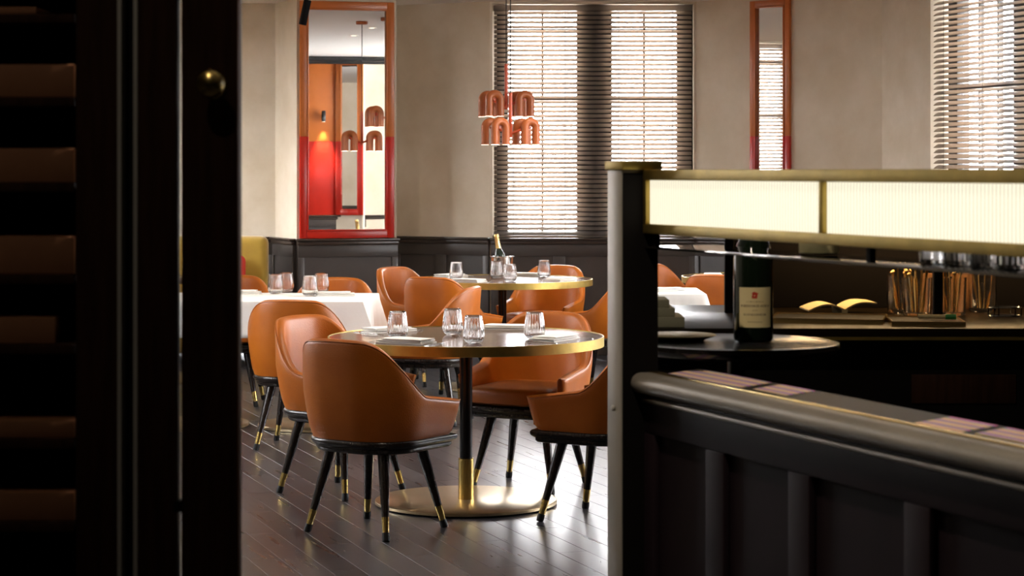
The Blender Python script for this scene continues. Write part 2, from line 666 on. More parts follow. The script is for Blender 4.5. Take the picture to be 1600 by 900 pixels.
# venetian blinds: every slat a piece
def blind(p, q, u0, u1, label, z0=ZD + 0.012, z1=2.85, cords=()):
    M, L = seg_M(p, q)
    rz = math.atan2(q[1] - p[1], q[0] - p[0])
    o = M @ Vector((u0, 0.035, 0))
    root = thing('venetian_blind', label, 'blind', o, rz)
    w = u1 - u0
    a = math.radians(33)
    g = G()
    prof = []
    for i in range(5):
        s_ = -0.025 + 0.0125 * i
        prof.append((s_, 0.004 * (1 - (s_ / 0.025) ** 2)))
    n = len(prof)
    v = []
    for x in (0.004, w - 0.004):
        for (s_, c) in prof:
            for off in (0, 0.0025):
                yy = s_ * math.cos(a) - (c + off) * math.sin(a)
                zz = s_ * math.sin(a) + (c + off) * math.cos(a)
                v.append((x, yy, zz))
    f = []
    N = 2 * n
    for i in range(n - 1):
        f.append((2 * i, 2 * i + 2, N + 2 * i + 2, N + 2 * i))
        f.append((2 * i + 1, N + 2 * i + 1, N + 2 * i + 3, 2 * i + 3))
        f.append((2 * i, 2 * i + 1, 2 * i + 3, 2 * i + 2))
        f.append((N + 2 * i, N + 2 * i + 2, N + 2 * i + 3, N + 2 * i + 1))
    f.append((0, N, N + 1, 1))
    f.append((2 * n - 2, 2 * n - 1, N + 2 * n - 1, N + 2 * n - 2))
    g.add(v, f)
    me = g.mesh('slat', 'slat', smooth=40)
    pitch = 0.0382
    zz = z0 + 0.03
    while zz < z1 - 0.05:
        put('slat', me, root, (0, 0, zz))
        zz += pitch
    G().box(0, w, -0.024, 0.024, z0 - 0.004, z0 + 0.012).build('bottom_rail', 'slat', root, bevel=0.003)
    G().box(0, w, -0.026, 0.026, z1 - 0.045, z1).build('head_rail', 'slat', root, bevel=0.003)
    for c in cords:
        for y in (-0.024, 0.024):
            G().tube([(c * w, y, z0), (c * w, y, z1 - 0.04)], 0.0012, 5).build('ladder_cord', 'cord', root)
    return root


blind(P6, P7, 0.03, 1.65, 'wide white slatted venetian blind behind the orange pendant lamps', cords=(0.10, 0.36, 0.63, 0.90))
blind(P8, P9, 0.775, 2.735, 'slatted venetian blind on the angled wall beyond the narrow mirror', cords=(0.08, 0.36, 0.65, 0.92))
blind(P12, P1, LW0 + 1.515, LW1 + 1.485, 'slatted venetian blind seen only as a reflection in the narrow mirror', cords=(0.1, 0.5, 0.9))
blind(P12, PL0, NW0 + 1.515, NW1 + 1.485, 'unseen slatted venetian blind added to dim the window beside the larger white-clothed table', cords=(0.1, 0.5, 0.9))  # unseen blind, added to weaken the light of the near side window


# tall mirrors with two-tone frames
def tall_mirror(p, q, u0, u1, z0, z1, zs, label, fw=0.058):
    rz = math.atan2(q[1] - p[1], q[0] - p[0])
    M, L = seg_M(p, q)
    o = M @ Vector((u0, -0.002, z0))
    root = thing('wall_mirror', label, 'mirror', o, rz)
    w = u1 - u0
    h = z1 - z0
    s_ = zs - z0
    lw = G()
    for (m, a, b, nm) in (('red', 0, s_, 'lower_stile'), ('orange', s_, h, 'upper_stile')):
        for x in (0, w - fw):
            st = G().box(x, x + fw, -0.032, 0, a, b).build(nm, m, root, bevel=0.004)
    G().box(fw, w - fw, -0.032, 0, 0, fw).build('bottom_rail', 'red', root, bevel=0.004)
    G().box(fw, w - fw, -0.032, 0, h - fw, h).build('top_rail', 'orange', root, bevel=0.004)
    b = 0.012
    for (m, a, c) in (('red', fw, s_), ('orange', s_, h - fw)):
        for x in (fw, w - fw - b):
            G().box(x, x + b, -0.040, -0.006, a, c).build('inner_bead', m, root, bevel=0.004)
    G().box(fw, w - fw, -0.040, -0.006, fw, fw + b).build('inner_bead', 'red', root, bevel=0.004)
    G().box(fw, w - fw, -0.040, -0.006, h - fw - b, h - fw).build('inner_bead', 'orange', root, bevel=0.004)
    G().box(fw, w - fw, -0.010, -0.004, fw, h - fw).build('mirror_glass', 'mirror', root, smooth=0)
    return root


tall_mirror(P3, P4, 0.02, 0.793, ZD + 0.01, 2.86, 1.775, 'tall mirror in orange and red frame above the panelled pedestal')
tall_mirror(P7, P8, 0.548, 0.924, ZD + 0.01, 2.85, 1.775, 'narrow mirror in orange and red frame on wall between the blinds', fw=0.047)

# the wall that the tall mirror reflects: orange and red panel with a sconce, mirror pier, black beam
Mr, Lr = seg_M(P9, P10)
rzr = math.atan2(P10[1] - P9[1], P10[0] - P9[0])


def ret(u, v, z):
    return Mr @ Vector((Lr - u, v, z))        # u measured from the P10 end


pr = thing('painted_wall_panel', 'orange over red painted wall panel behind a lit sconce', 'wall panel', ret(0, 0, 0), rzr)
G().box(-0.42, 0.0, -0.02, 0, ZD + 0.01, 1.86).build('lower_panel', 'red', pr, bevel=0.004)
G().box(-0.42, 0.0, -0.02, 0, 1.86, CEIL - 0.01).build('upper_panel', 'orange', pr, bevel=0.004)
so = ret(0.27, -0.02, 2.12)
sco = thing('wall_sconce', 'small cylindrical wall sconce casting a warm beam down a red panel', 'sconce', so, rzr)
G().lathe([(0.022, -0.02), (0.026, 0.0), (0.026, 0.10), (0.018, 0.115)], 20, Matrix.Translation((0, -0.06, 0))).build('shade', 'black', sco)
G().box(-0.012, 0.012, -0.05, 0.0, 0.03, 0.055).build('bracket', 'black', sco)
G().lathe([(0.020, -0.021), (0.020, -0.018)], 20, Matrix.Translation((0, -0.06, 0))).build('bulb', 'glow', sco)
lamp('sconce_light', 'SPOT', (0, -0.05, -0.03), 90, (1.0, 0.72, 0.42), 0.01, (0, 0, 0), sco, spot_size=math.radians(52), spot_blend=0.9)
pa = ret(0.43, -0.02, 0)
pb = ret(0.75, -0.16, 0)
tall_mirror((pb.x, pb.y), (pa.x, pa.y), 0, (pb - pa).length, ZD + 0.01, CEIL - 0.02, 1.86, 'orange framed mirror pier seen as a reflection beside the sconce', fw=0.06)
pier2 = wall('wall_mirror_pier', (pb.x, pb.y), (pa.x, pa.y), 'plaster', th=0.05)
pc = ret(0.75, 0.0, 0)
wall('wall_mirror_pier_return', (pc.x, pc.y), (pb.x, pb.y), 'plaster', th=0.02)
bm_ = thing('ceiling_beam', 'black steel ceiling beam with pipes seen as a reflection', 'beam', (0, 0, 0))
q0 = ret(-0.0, -0.35, 0)
q1 = ret(2.0, -0.35, 0)
G().tube([(q0.x, q0.y, 2.83), (q1.x, q1.y, 2.83)], 0.04, 12).build('pipe', 'pipe', bm_)
q0 = ret(-0.0, -0.6, 0)
q1 = ret(2.0, -0.6, 0)
G().tube([(q0.x, q0.y, 2.84), (q1.x, q1.y, 2.84)], 0.03, 12).build('pipe', 'pipe', bm_)

# ceiling track spot and mirror downlight; the other downlights are added fill light
sp = thing('spotlight', 'black cylindrical ceiling spotlight beside the tall mirror', 'spotlight', (-1.57, 16.0, CEIL))
G().box(-0.02, 0.02, -0.10, 0.10, -0.02, 0.0).build('base', 'blackmatt', sp, bevel=0.003)
G().tube([(0, 0, -0.02), (0, 0, -0.10)], 0.007, 8).build('stem', 'blackmatt', sp)
G().lathe([(0.0, 0.0), (0.028, 0.002), (0.029, 0.004), (0.029, 0.19), (0.026, 0.194), (0, 0.194)], 24,
          Matrix.Translation((-0.018, 0, -0.275)) @ Matrix.Rotation(math.radians(12), 4, 'Y')).build('lamp_head', 'blackmatt', sp)
for (x, y, e, wh) in ((-1.25, 16.3, 15, 'by the tall mirror'), (0.5, 14.1, 95, 'added above the far round table'), (-0.25, 9.5, 75, 'added above the front round table'),
                      (-1.4, 12.3, 70, 'added above the larger white cloth'), (0.9, 13.0, 60, 'added above the small white cloth'), (-0.35, 7.0, 36, 'added between the doorway and the front round table'),
                      (-0.1, 3.5, 60, 'added above the doorway'), (-0.75, 2.3, 7.0, 'added in front of the dark shelving')):
    d = thing('downlight', 'small round recessed ceiling downlight ' + wh, 'downlight', (x, y, CEIL), group='ceiling downlights')
    G().lathe([(0.03, -0.002), (0.045, -0.004), (0.048, 0.0)], 24).build('trim_ring', 'white', d)
    G().lathe([(0.028, -0.003), (0.028, -0.001)], 20).build('bulb', 'glow', d)
    lamp('downlight_beam', 'SPOT', (0, 0, -0.012), e, (1.0, 0.84, 0.64), 0.03, (0, 0, 0), d, spot_size=math.radians(140 if y < 4 else 105), spot_blend=0.8)

sw = tag(G(Matrix.Translation(ret(1.25, -0.001, 1.35)) @ Matrix.Rotation(rzr, 4, 'Z')).box(-0.04, 0.04, -0.012, 0, -0.06, 0.06).build('light_switch', 'white', None, bevel=0.004),
         'white light switch plate on plaster wall, seen in mirror', 'switch')


# ------------------------------------------------------------------ tub chair
def shell_plan(n=57):
    """half plan of the shell: returns points along the U, from left arm tip round the back to right arm tip, with arc position from the back centre"""
    W, YB, YF, R = 0.285, -0.275, 0.235, 0.215
    half = []
    cx, cy = W - R, YB + R
    segs = [('l', cx), ('a', R * PI / 2), ('l', YF - cy)]
    tot = sum(s_[1] for s_ in segs)
    k = (n - 1) // 2
    for i in range(k + 1):
        d = tot * i / k
        if d <= cx:
            half.append((d, YB, d, (0, -1)))
        elif d <= cx + R * PI / 2:
            a = (d - cx) / R
            half.append((cx + R * math.sin(a), cy - R * math.cos(a), d, (math.sin(a), -math.cos(a))))
        else:
            half.append((W, cy + (d - cx - R * PI / 2), d, (1, 0)))
    full = [(-x, y, d, (-nx, ny)) for (x, y, d, (nx, ny)) in reversed(half[1:])] + half
    return full, tot


def sstep(t):
    t = max(0.0, min(1.0, t))
    return t * t * (3 - 2 * t)


def top_height(d):
    if d < 0.12:
        return 0.815 - 0.004 * (d / 0.12) ** 2
    t = (d - 0.12) / 0.33
    if t < 1:
        return 0.811 - 0.236 * (t ** 1.9 * (3 - 2 * t) / (t ** 0.0)) if t < 0.0 else 0.811 - 0.236 * sstep(t ** 1.15)
    return 0.575 - 0.030 * max(0.0, d - 0.45) / 0.22


ZB = 0.395


def make_chair():
    root = thing('tub_chair', 'tan leather tub chair', 'chair')
    plan, tot = shell_plan()
    TH = 0.046
    sec = []
    for (x, y, d, (nx, ny)) in plan:
        h = top_height(d)
        ring = []
        lean = 0.035 * sstep(1 - d / 0.42)

        def P(off, z):
            t = (z - ZB) / (0.81 - ZB)
            sc_ = 0.875 + 0.125 * min(1.0, (max(0, z - ZB) / 0.20)) ** 0.6
            px = (x - nx * off) * sc_
            sy_ = 1 - (1 - sc_) * (1.9 if y > 0 else 1.0)
            py = (y - ny * off) * sy_ - lean * t
            return (px, py, z)
        endk = min(1.0, (tot - d) / 0.03 + 0.12) ** 0.5
        o0 = TH / 2 - TH / 2 * endk
        o1 = TH / 2 + TH / 2 * endk
        rr = (o1 - o0) / 2
        for j in range(8):
            z = ZB + (h - rr - ZB) * j / 7
            ring.append(P(o0, z))
        for j in range(1, 6):
            a = PI * j / 6
            ring.append(P(TH / 2 - rr * math.cos(a), h - rr + rr * math.sin(a)))
        for j in range(8):
            z = ZB + (h - rr - ZB) * (1 - j / 7)
            ring.append(P(o1, z))
        sec.append(ring)
    n = len(sec)
    m = len(sec[0])
    v = [p for r in sec for p in r]
    f = []
    for i in range(n - 1):
        for j in range(m):
            k = (j + 1) % m
            f.append((i * m + j, (i + 1) * m + j, (i + 1) * m + k, i * m + k))
    f.append(tuple(range(m)))
    f.append(tuple(range((n - 1) * m, n * m))[::-1])
    sh = G().add(v, f).build('shell', 'leather', root, smooth=60)
    # seam piping just outside the rim
    pts = []
    for i in range(n):
        pts.append(Vector(sec[i][8]) + Vector((0, 0, 0.0015)))
    G().tube(pts, 0.0032, 6).build('piping', 'piping', sh)
    # cushion
    cus = []
    out = []
    for (x, y, d, (nx, ny)) in plan:
        out.append(((x - nx * 0.052) * 0.93, (y - ny * 0.052) * 0.93))
    front = [(0.17, 0.243), (0.09, 0.262), (0, 0.268), (-0.09, 0.262), (-0.17, 0.243)]
    poly = out + front
    g = G()
    prof = [(0.93, 0.405), (1.0, 0.415), (1.0, 0.455), (0.985, 0.470), (0.95, 0.480), (0.85, 0.487), (0.6, 0.492), (0.25, 0.494)]
    N = len(poly)
    vv = []
    for (s_, z) in prof:
        for (x, y) in poly:
            vv.append((x * s_, y * s_, z))
    ff = [tuple(range(N))[::-1], tuple(range((len(prof) - 1) * N, len(prof) * N))]
    for k in range(len(prof) - 1):
        for i in range(N):
            j = (i + 1) % N
            ff.append((k * N + i, k * N + j, (k + 1) * N + j, (k + 1) * N + i))
    g.add(vv, ff)
    g.build('seat', 'leather', root, smooth=50)
    # stepped dark base
    base = []
    for (x, y, d, nn) in plan:
        base.append((x * 0.90, y * 0.90))
    poly2 = base + [(0.13, 0.235), (0, 0.243), (-0.13, 0.235)]
    g = G()
    vv = []
    N = len(poly2)
    pr2 = [(0.80, 0.338), (0.90, 0.343), (0.93, 0.352), (0.93, 0.362), (0.985, 0.372), (1.005, 0.380), (1.005, 0.390), (0.98, 0.397), (0.9, 0.400)]
    for (s_, z) in pr2:
        for (x, y) in poly2:
            vv.append((x * s_, y * s_, z))
    ff = [tuple(range(N))[::-1], tuple(range((len(pr2) - 1) * N, len(pr2) * N))]
    for k in range(len(pr2) - 1):
        for i in range(N):
            j = (i + 1) % N
            ff.append((k * N + i, k * N + j, (k + 1) * N + j, (k + 1) * N + i))
    g.add(vv, ff).build('seat_frame', 'legwood', root, smooth=50)
    for sx in (-1, 1):
        for sy in (-1, 1):
            T = Vector((sx * 0.135, sy * 0.13 - 0.01, 0.345))
            B = Vector((sx * 0.205, sy * 0.205 - 0.01, 0.0))

            def at(z):
                return tuple(B + (T - B) * (z / 0.345))
            leg = G().tube([at(0.345), at(0.25), at(0.09)], [0.025, 0.022, 0.0155], 14).build('leg', 'legwood', root)
            G().tube([at(0.092), at(0.03)], [0.0165, 0.0135], 14).build('ferrule', 'brass', leg)
            G().tube([at(0.032), at(0.012), at(0.0)], [0.0155, 0.0165, 0.0150], 14).build('foot', 'rubber', leg)
    return root


chair0 = make_chair()
CH = [
    # x, y, heading, label, group
    (-0.562, 8.84, (0.55, 0.83), 'tan leather tub chair with its full back turned at the round table with the broad base plate, nearest the open door', None),
    (-0.79, 9.87, (0.80, -0.60), 'tan tub chair at front round table, its pale inner back facing the table beside the white-clothed table', None),
    (0.08, 10.05, (-0.42, -0.91), 'tan tub chair behind the front round table, seat showing under the tabletop', None),
    (0.39, 9.11, (-0.85, 0.50), 'tan tub chair at front round table, half hidden by the partition post', None),
    (-0.40, 13.90, (0.50, 0.85), 'tan tub chair with its back turned at the far round table', None),
    (-0.64, 14.93, (0.80, -0.60), 'tub chair with pale pink inner back at far round table below the tall mirror', None),
    (0.22, 15.13, (-0.40, -0.91), 'tub chair with glowing red-orange inner back behind the far round table', None),
    (0.60, 14.17, (-0.85, 0.50), 'tan tub chair at far round table, cut off by the partition post', None),
    (-0.50, 12.62, (-0.96, 0.22), 'tan tub chair facing the short end of the white-clothed table', None),
    (-1.14, 11.52, (0.16, 0.98), 'tan tub chair with its back turned, pulled up to the white-clothed table', None),
    (-1.145, 13.32, (-0.05, -1.0), 'tan tub chair across the white-clothed table, below the panelled pedestal', None),
    (-1.83, 13.62, (0.0, -1.0), 'tan tub chair across the white-clothed table, in front of the mustard seat', None),
    (1.23, 15.45, (0.80, -0.60), 'pale pink tub chair behind the small white table, seen through the partition opening', None),
    (1.465, 14.24, (0.47, 0.88), 'tub chair with its back turned at round table seen through the partition opening', None),
]
CH[0] = CH[0][:3] + ('tan leather tub chair with whole back turned, at front round table', None)
CH[1] = CH[1][:3] + ('tan tub chair at front round table, pale inner back beside the white-clothed table', None)
for i, (x, y, h, lb, gp_) in enumerate(CH):
    rz = heading(*h)
    if i == 0:
        chair0.location = (x, y, 0.001)
        chair0.rotation_euler = (0, 0, rz)
        chair0['label'] = lb
        chair0['group'] = 'tan tub chairs'
    else:
        dup(chair0, (x, y, 0.001), rz, lb, 'tan tub chairs')


# ------------------------------------------------------------------ round tables
def round_table():
    root = thing('round_table', '', 'table', (0, 0, 0))
    R = 0.622
    G().lathe([(0.0, 0.715), (R - 0.004, 0.715), (R - 0.004, 0.755), (0.0, 0.755)], 96).build('tabletop', 'tabletop', root)
    G().lathe([(R - 0.006, 0.713), (R, 0.714), (R, 0.7565), (R - 0.006, 0.7575), (R - 0.006, 0.754)], 128).build('edge_band', 'agedbrass', root, smooth=50)
    G().lathe([(0.0, 0.70), (0.16, 0.70), (0.16, 0.715), (0, 0.715)], 32).build('mounting_plate', 'blackmatt', root)
    G().lathe([(0.0, 0.02), (0.0285, 0.02), (0.0285, 0.70), (0, 0.70)], 32).build('column', 'black', root)
    G().lathe([(0.030, 0.02), (0.035, 0.021), (0.035, 0.205), (0.030, 0.207)], 40).build('sleeve', 'brass', root)
    G().lathe([(0.0, 0.006), (0.405, 0.006), (0.41, 0.008), (0.41, 0.019), (0.405, 0.0225), (0, 0.0225)], 128).build('base_plate', 'brushed', root, smooth=50)
    G().lathe([(0.0, 0.0), (0.385, 0.0), (0.385, 0.006), (0, 0.006)], 64).build('base_pad', 'rubber', root)
    return root


TB = [(-0.207, 9.52, 'round table with brass rim and broad brass base, front chairs around it'),
      (-0.066, 14.56, 'round brass-rimmed table carrying the ice bucket, under the pendant lamps'),
      (1.82, 14.90, 'round brass-rimmed table seen through the partition opening')]
t0 = round_table()
for i, (x, y, lb) in enumerate(TB):
    if i == 0:
        t0.location = (x, y, 0)
        t0['label'] = lb
        t0['group'] = 'round brass-rimmed tables'
    else:
        dup(t0, (x, y, 0), 0.3 * i, lb, 'round brass-rimmed tables')
ZT = 0.755


# white-clothed tables
def pedestal_table(cx, cy, w, d, rz, label, bases):
    root = thing('dining_table', label, 'table', (cx, cy, 0), rz)
    G().box(-w / 2, w / 2, -d / 2, d / 2, 0.715, 0.75).build('tabletop', 'tabletop', root, bevel=0.004)
    for bx in bases:
        M = Matrix.Translation((bx, 0, 0))
        G().lathe([(0, 0.02), (0.028, 0.02), (0.028, 0.715), (0, 0.715)], 24, M).build('column', 'black', root)
        G().lathe([(0.03, 0.02), (0.035, 0.021), (0.035, 0.2), (0.03, 0.202)], 32, M).build('sleeve', 'brass', root)
        G().lathe([(0, 0.0), (0.325, 0.0), (0.33, 0.004), (0.33, 0.018), (0.325, 0.022), (0, 0.022)], 96, M).build('base_plate', 'brushed', root, smooth=50)
    return root


def tablecloth(cx, cy, w, d, rz, drop, label, seed=1):
    rnd = random.Random(seed)
    w2, d2 = w / 2 + 0.004, d / 2 + 0.004
    pts = []
    nx, ny = 26, 20

    def edge():
        for i in range(nx):
            yield (-w2 + 2 * w2 * i / nx, -d2, 0, -1, i / nx)
        for i in range(ny):
            yield (w2, -d2 + 2 * d2 * i / ny, 1, 0, i / ny)
        for i in range(nx):
            yield (w2 - 2 * w2 * i / nx, d2, 0, 1, i / nx)
        for i in range(ny):
            yield (-w2, d2 - 2 * d2 * i / ny, -1, 0, i / ny)
    E = list(edge())
    N = len(E)
    rows = [(0.96, 0.0), (0.998, 0.0), (1.0, -0.004)]
    v = []
    for (s_, dz) in rows:
        for (x, y, a, b, t) in E:
            v.append((x * s_, y * s_, 0.7555 + dz))
    J = 8
    for j in range(1, J + 1):
        q = j / J
        for k, (x, y, a, b, t) in enumerate(E):
            c = min(t, 1 - t) * (2 * w2 if a == 0 else 2 * d2)
            corner = math.exp(-(c / 0.10) ** 2)
            fl_ = q * (0.012 + 0.03 * corner + 0.006 * math.sin(k * 1.9 + seed))
            cxn, cyn = (x / w2, y / d2)
            ox = a * fl_ + corner * 0.03 * q * (1 if cxn > 0 else -1)
            oy = b * fl_ + corner * 0.03 * q * (1 if cyn > 0 else -1)
            dz = -drop * q * (1 + 0.10 * corner) - 0.004
            v.append((x + ox, y + oy, 0.7555 + dz))
    f = [tuple(range(N))]
    R_ = len(rows) + J
    for r in range(R_ - 1):
        for i in range(N):
            j = (i + 1) % N
            f.append((r * N + i, r * N + j, (r + 1) * N + j, (r + 1) * N + i))
    o = G().add(v, f).build('tablecloth', 'linen', None, smooth=70)
    sol = o.modifiers.new('thickness', 'SOLIDIFY')
    sol.thickness = 0.003
    sol.offset = 1.0
    o.location = (cx, cy, 0)
    o.rotation_euler = (0, 0, rz)
    tag(o, label, 'tablecloth', 'white tablecloths')
    return o


pedestal_table(-1.52, 12.42, 1.38, 0.86, -0.04, 'long dining table hidden under the larger white cloth', (0.36, -0.36))
tablecloth(-1.52, 12.42, 1.38, 0.86, -0.04, 0.20, 'larger white cloth on the table below the tall mirror', 3)
pedestal_table(0.955, 13.05, 0.42, 0.72, 0.0, 'small dining table under a white cloth behind the partition', (0,))
tablecloth(0.955, 13.05, 0.42, 0.72, 0.0, 0.20, 'small white cloth on table seen through the partition opening', 5)
ZC = 0.7595
# small round pedestal table beyond the white cloth
pt = thing('pedestal_table', 'small round pedestal table beside the mustard seat', 'table', (-2.32, 15.2, 0))
G().lathe([(0, 0.0), (0.36, 0.0), (0.365, 0.004), (0.365, 0.018), (0.36, 0.022), (0, 0.022)], 96).build('base_plate', 'brushed', pt, smooth=50)
G().lathe([(0, 0.022), (0.03, 0.022), (0.03, 0.70), (0, 0.70)], 24).build('column', 'black', pt)
G().lathe([(0, 0.70), (0.30, 0.70), (0.305, 0.705), (0.305, 0.735), (0.30, 0.74), (0, 0.74)], 64).build('tabletop', 'tabletop', pt, smooth=50)

# ------------------------------------------------------------------ tableware
RIB = 22
tp = [(0.0, 0.0), (0.024, 0.0), (0.028, 0.001), (0.036, 0.006), (0.0435, 0.018), (0.0465, 0.032), (0.0462, 0.042), (0.0440, 0.062),
      (0.0410, 0.085), (0.0378, 0.108), (0.0366, 0.118), (0.0360, 0.1188), (0.0352, 0.118),
      (0.0362, 0.108), (0.0394, 0.085), (0.0424, 0.062), (0.0446, 0.042), (0.0445, 0.032), (0.0415, 0.020), (0.034, 0.012), (0.018, 0.0095), (0.0, 0.009)]
tumbler_me = G().lathe(tp, 132, rib=RIB, amp=0.028, ribmask=lambda k: 3 <= k <= 9).mesh('tumbler', 'glass', smooth=80)


def tumbler(px, py, label, z=ZT, grp=None, s_=1.0):
    """px, py = where the foot of the glass stands"""
    o = put('tumbler', tumbler_me, None, (px, py, z + 0.0006), random.uniform(0, 3))
    o.scale = (s_, s_, s_)
    return tag(o, label, 'glass', grp)


def napkin_mesh(seed):
    rnd = random.Random(seed)
    g = G()
    for k, (w, d, ox, oy, a) in enumerate(((0.23, 0.13, 0, 0, 0), (0.222, 0.126, 0.003, -0.001, 0.01), (0.20, 0.118, -0.01, 0.004, -0.03))):
        nx, ny = 10, 6
        M = Matrix.Translation((ox, oy, 0)) @ Matrix.Rotation(a, 4, 'Z')
        v = []
        for s_ in (0, 1):
            for j in range(ny + 1):
                for i in range(nx + 1):
                    x = -w / 2 + w * i / nx
                    y = -d / 2 + d * j / ny
                    wob = 0.0012 * math.sin(i * 0.9 + k + seed) * math.cos(j * 0.8) * (1 if k else 0)
                    hh = 0.0072
                    ed = max(abs(2 * i / nx - 1), abs(2 * j / ny - 1))
                    pinch = 0.0014 if ed > 0.99 else 0
                    z = k * 0.0075 + (hh - pinch if s_ else pinch * (1 if k else 0)) + max(0, wob)
                    v.append((x, y, z))
        n1 = (nx + 1) * (ny + 1)
        f = []
        for j in range(ny):
            for i in range(nx):
                q = j * (nx + 1) + i
                f.append((q, q + nx + 1, q + nx + 2, q + 1))
                f.append((n1 + q, n1 + q + 1, n1 + q + nx + 2, n1 + q + nx + 1))
        bd = [i for i in range(nx)] + [j * (nx + 1) + nx for j in range(ny)] + [ny * (nx + 1) + nx - i for i in range(nx)] + [(ny - j) * (nx + 1) for j in range(ny)]
        for a_, b_ in zip(bd, bd[1:] + bd[:1]):
            f.append((a_, b_, n1 + b_, n1 + a_))
        g.add(v, f, M)
    return g.mesh('napkin', 'linen', smooth=60)


NAP = [napkin_mesh(i) for i in range(3)]


def outline(hw):
    """strip outline from list of (y, half width, z)"""
    g = G()
    n = len(hw)
    v = []
    for (y, w, z) in hw:
        v += [(-w, y, z), (w, y, z), (-w, y, z + 0.0022), (w, y, z + 0.0022)]
    f = [(0, 1, 3, 2), (4 * n - 4, 4 * n - 2, 4 * n - 1, 4 * n - 3)]
    for i in range(n - 1):
        a = 4 * i
        b = a + 4
        f += [(a, b, b + 1, a + 1), (a + 2, a + 3, b + 3, b + 2), (a, a + 2, b + 2, b), (a + 1, b + 1, b + 3, a + 3)]
    return g.add(v, f)


gk = outline([(-0.11, 0.006, 0), (-0.10, 0.009, 0), (-0.05, 0.008, 0.001), (0.0, 0.006, 0.002), (0.01, 0.009, 0.002), (0.06, 0.0105, 0.001), (0.10, 0.008, 0), (0.115, 0.002, 0)])
knife_me = gk.mesh('knife', 'steel', smooth=40)
gf = outline([(-0.10, 0.005, 0), (-0.09, 0.0085, 0), (-0.04, 0.006, 0.002), (0.02, 0.0035, 0.005), (0.035, 0.004, 0.005), (0.045, 0.011, 0.003), (0.06, 0.012, 0.002)])
for tx in (-0.0105, -0.0035, 0.0035, 0.0105):
    gf.box(tx - 0.0014, tx + 0.0014, 0.055, 0.10, 0.0022, 0.0045)
fork_me = gf.mesh('fork', 'steel', smooth=40)
_ni = [0]


def setting(cx, cy, az, z, where, r=0.44, glass=None, cut=True, rot=0.0):
    """a folded napkin with knife and fork in front of the seat at azimuth az of a table centre"""
    c, s_ = math.cos(az), math.sin(az)
    p = Vector((cx + r * c, cy + r * s_))
    rz = az - PI / 2 + rot
    tx = Vector((-s_, c))
    o = put('napkin', NAP[_ni[0] % 3], None, (p.x, p.y, z + 0.0006), rz)
    _ni[0] += 1
    tag(o, 'folded white napkin ' + where, 'napkin', 'folded napkins on the tables')
    if cut:
        a = p + tx * 0.150
        b = p - tx * 0.150
        k = put('knife', knife_me, None, (a.x, a.y, z + 0.0006), rz + PI + 0.05)
        tag(k, 'steel table knife beside the napkin ' + where, 'knife', 'table knives')
        f = put('fork', fork_me, None, (b.x, b.y, z + 0.0006), rz + PI - 0.05)
        tag(f, 'steel table fork beside the napkin ' + where, 'fork', 'table forks')


def az(h):
    return math.atan2(-h[1], -h[0])


T1 = TB[0]
for i, wh in ((0, 'in front of the chair whose whole back is turned'), (1, 'on front round table at the pale inner-backed chair'),
              (2, 'on front round table, before the chair behind it'), (3, 'on front round table, before the half-hidden chair')):
    setting(T1[0], T1[1], az(CH[i][2]), ZT, wh, 0.455, rot=(0.1, -0.25, 0.2, 0.0)[i])
T2 = TB[1]
for i, wh in ((4, 'on far round table, before the chair with turned back'), (5, 'on far round table, before the pale pink chair'),
              (6, 'on far round table, before the red-orange chair'), (7, 'on far round table, by the cut-off chair')):
    setting(T2[0], T2[1], az(CH[i][2]), ZT, wh, 0.455)
setting(TB[2][0], TB[2][1], PI * 0.98, ZT, 'on the round table seen through the partition', 0.40)
setting(TB[2][0], TB[2][1], az(CH[13][2]), ZT, 'on partition-side round table, before the turned chair', 0.44, cut=False)
for (x, y, wh) in ((-0.51, 9.42, 'fluted glass tumbler between two napkins at the pale inner-backed chair'),
                   (-0.27, 9.60, 'fluted tumbler of the close pair on the front table, beyond its twin'),
                   (-0.166, 9.14, 'fluted tumbler of the close pair on the front table, towards the brass rim'),
                   (0.10, 9.36, 'fluted tumbler beside the fork and napkin of the half-hidden chair')):
    tumbler(x, y, wh, grp='fluted glass tumblers')
for (px, py, wh) in ((713, 436.5, 'tumbler on far round table beside the napkin of the pale pink chair'),
                     (776, 434.5, 'tumbler on far round table right in front of the ice bucket'),
                     (797, 440, 'tumbler on far round table nearest the table middle'),
                     (850, 433, 'tumbler on far round table beside the napkin of the red-orange chair')):
    Y = (1.5 - ZT) * F / (py - 267)
    tumbler((px - 800) / F * Y, Y, wh, grp='fluted glass tumblers')
for (px, py, wh) in ((430.5, 459, 'tumbler on white cloth at its own pair, before the mustard seat'),
                     (447, 456, 'tumbler on white cloth, taller partner of the pair near the mustard seat'),
                     (484, 462.5, 'tumbler on white cloth before the chair across, near the front edge'),
                     (502, 457.5, 'tumbler on white cloth before the chair across, near the far edge')):
    Y = (1.5 - ZC) * F / (py - 267)
    tumbler((px - 800) / F * Y, Y, wh, ZC, grp='fluted glass tumblers')
for (x, y, a, wh) in ((-1.05, 12.55, 0.1, 'on larger white cloth near its short end'), (-1.63, 12.72, 0.0, 'on larger white cloth before the chair across'),
                      (-1.75, 12.30, 0.1, 'on larger white cloth beside the paired tumblers')):
    tag(put('napkin', NAP[1], None, (x, y, ZC + 0.0006), a), 'folded cream napkin ' + wh, 'napkin', 'folded napkins on the tables')
tag(put('napkin', NAP[0], None, (0.96, 13.0, ZC + 0.0006), 0.3), 'folded cream napkin on the small white cloth', 'napkin', 'folded napkins on the tables')

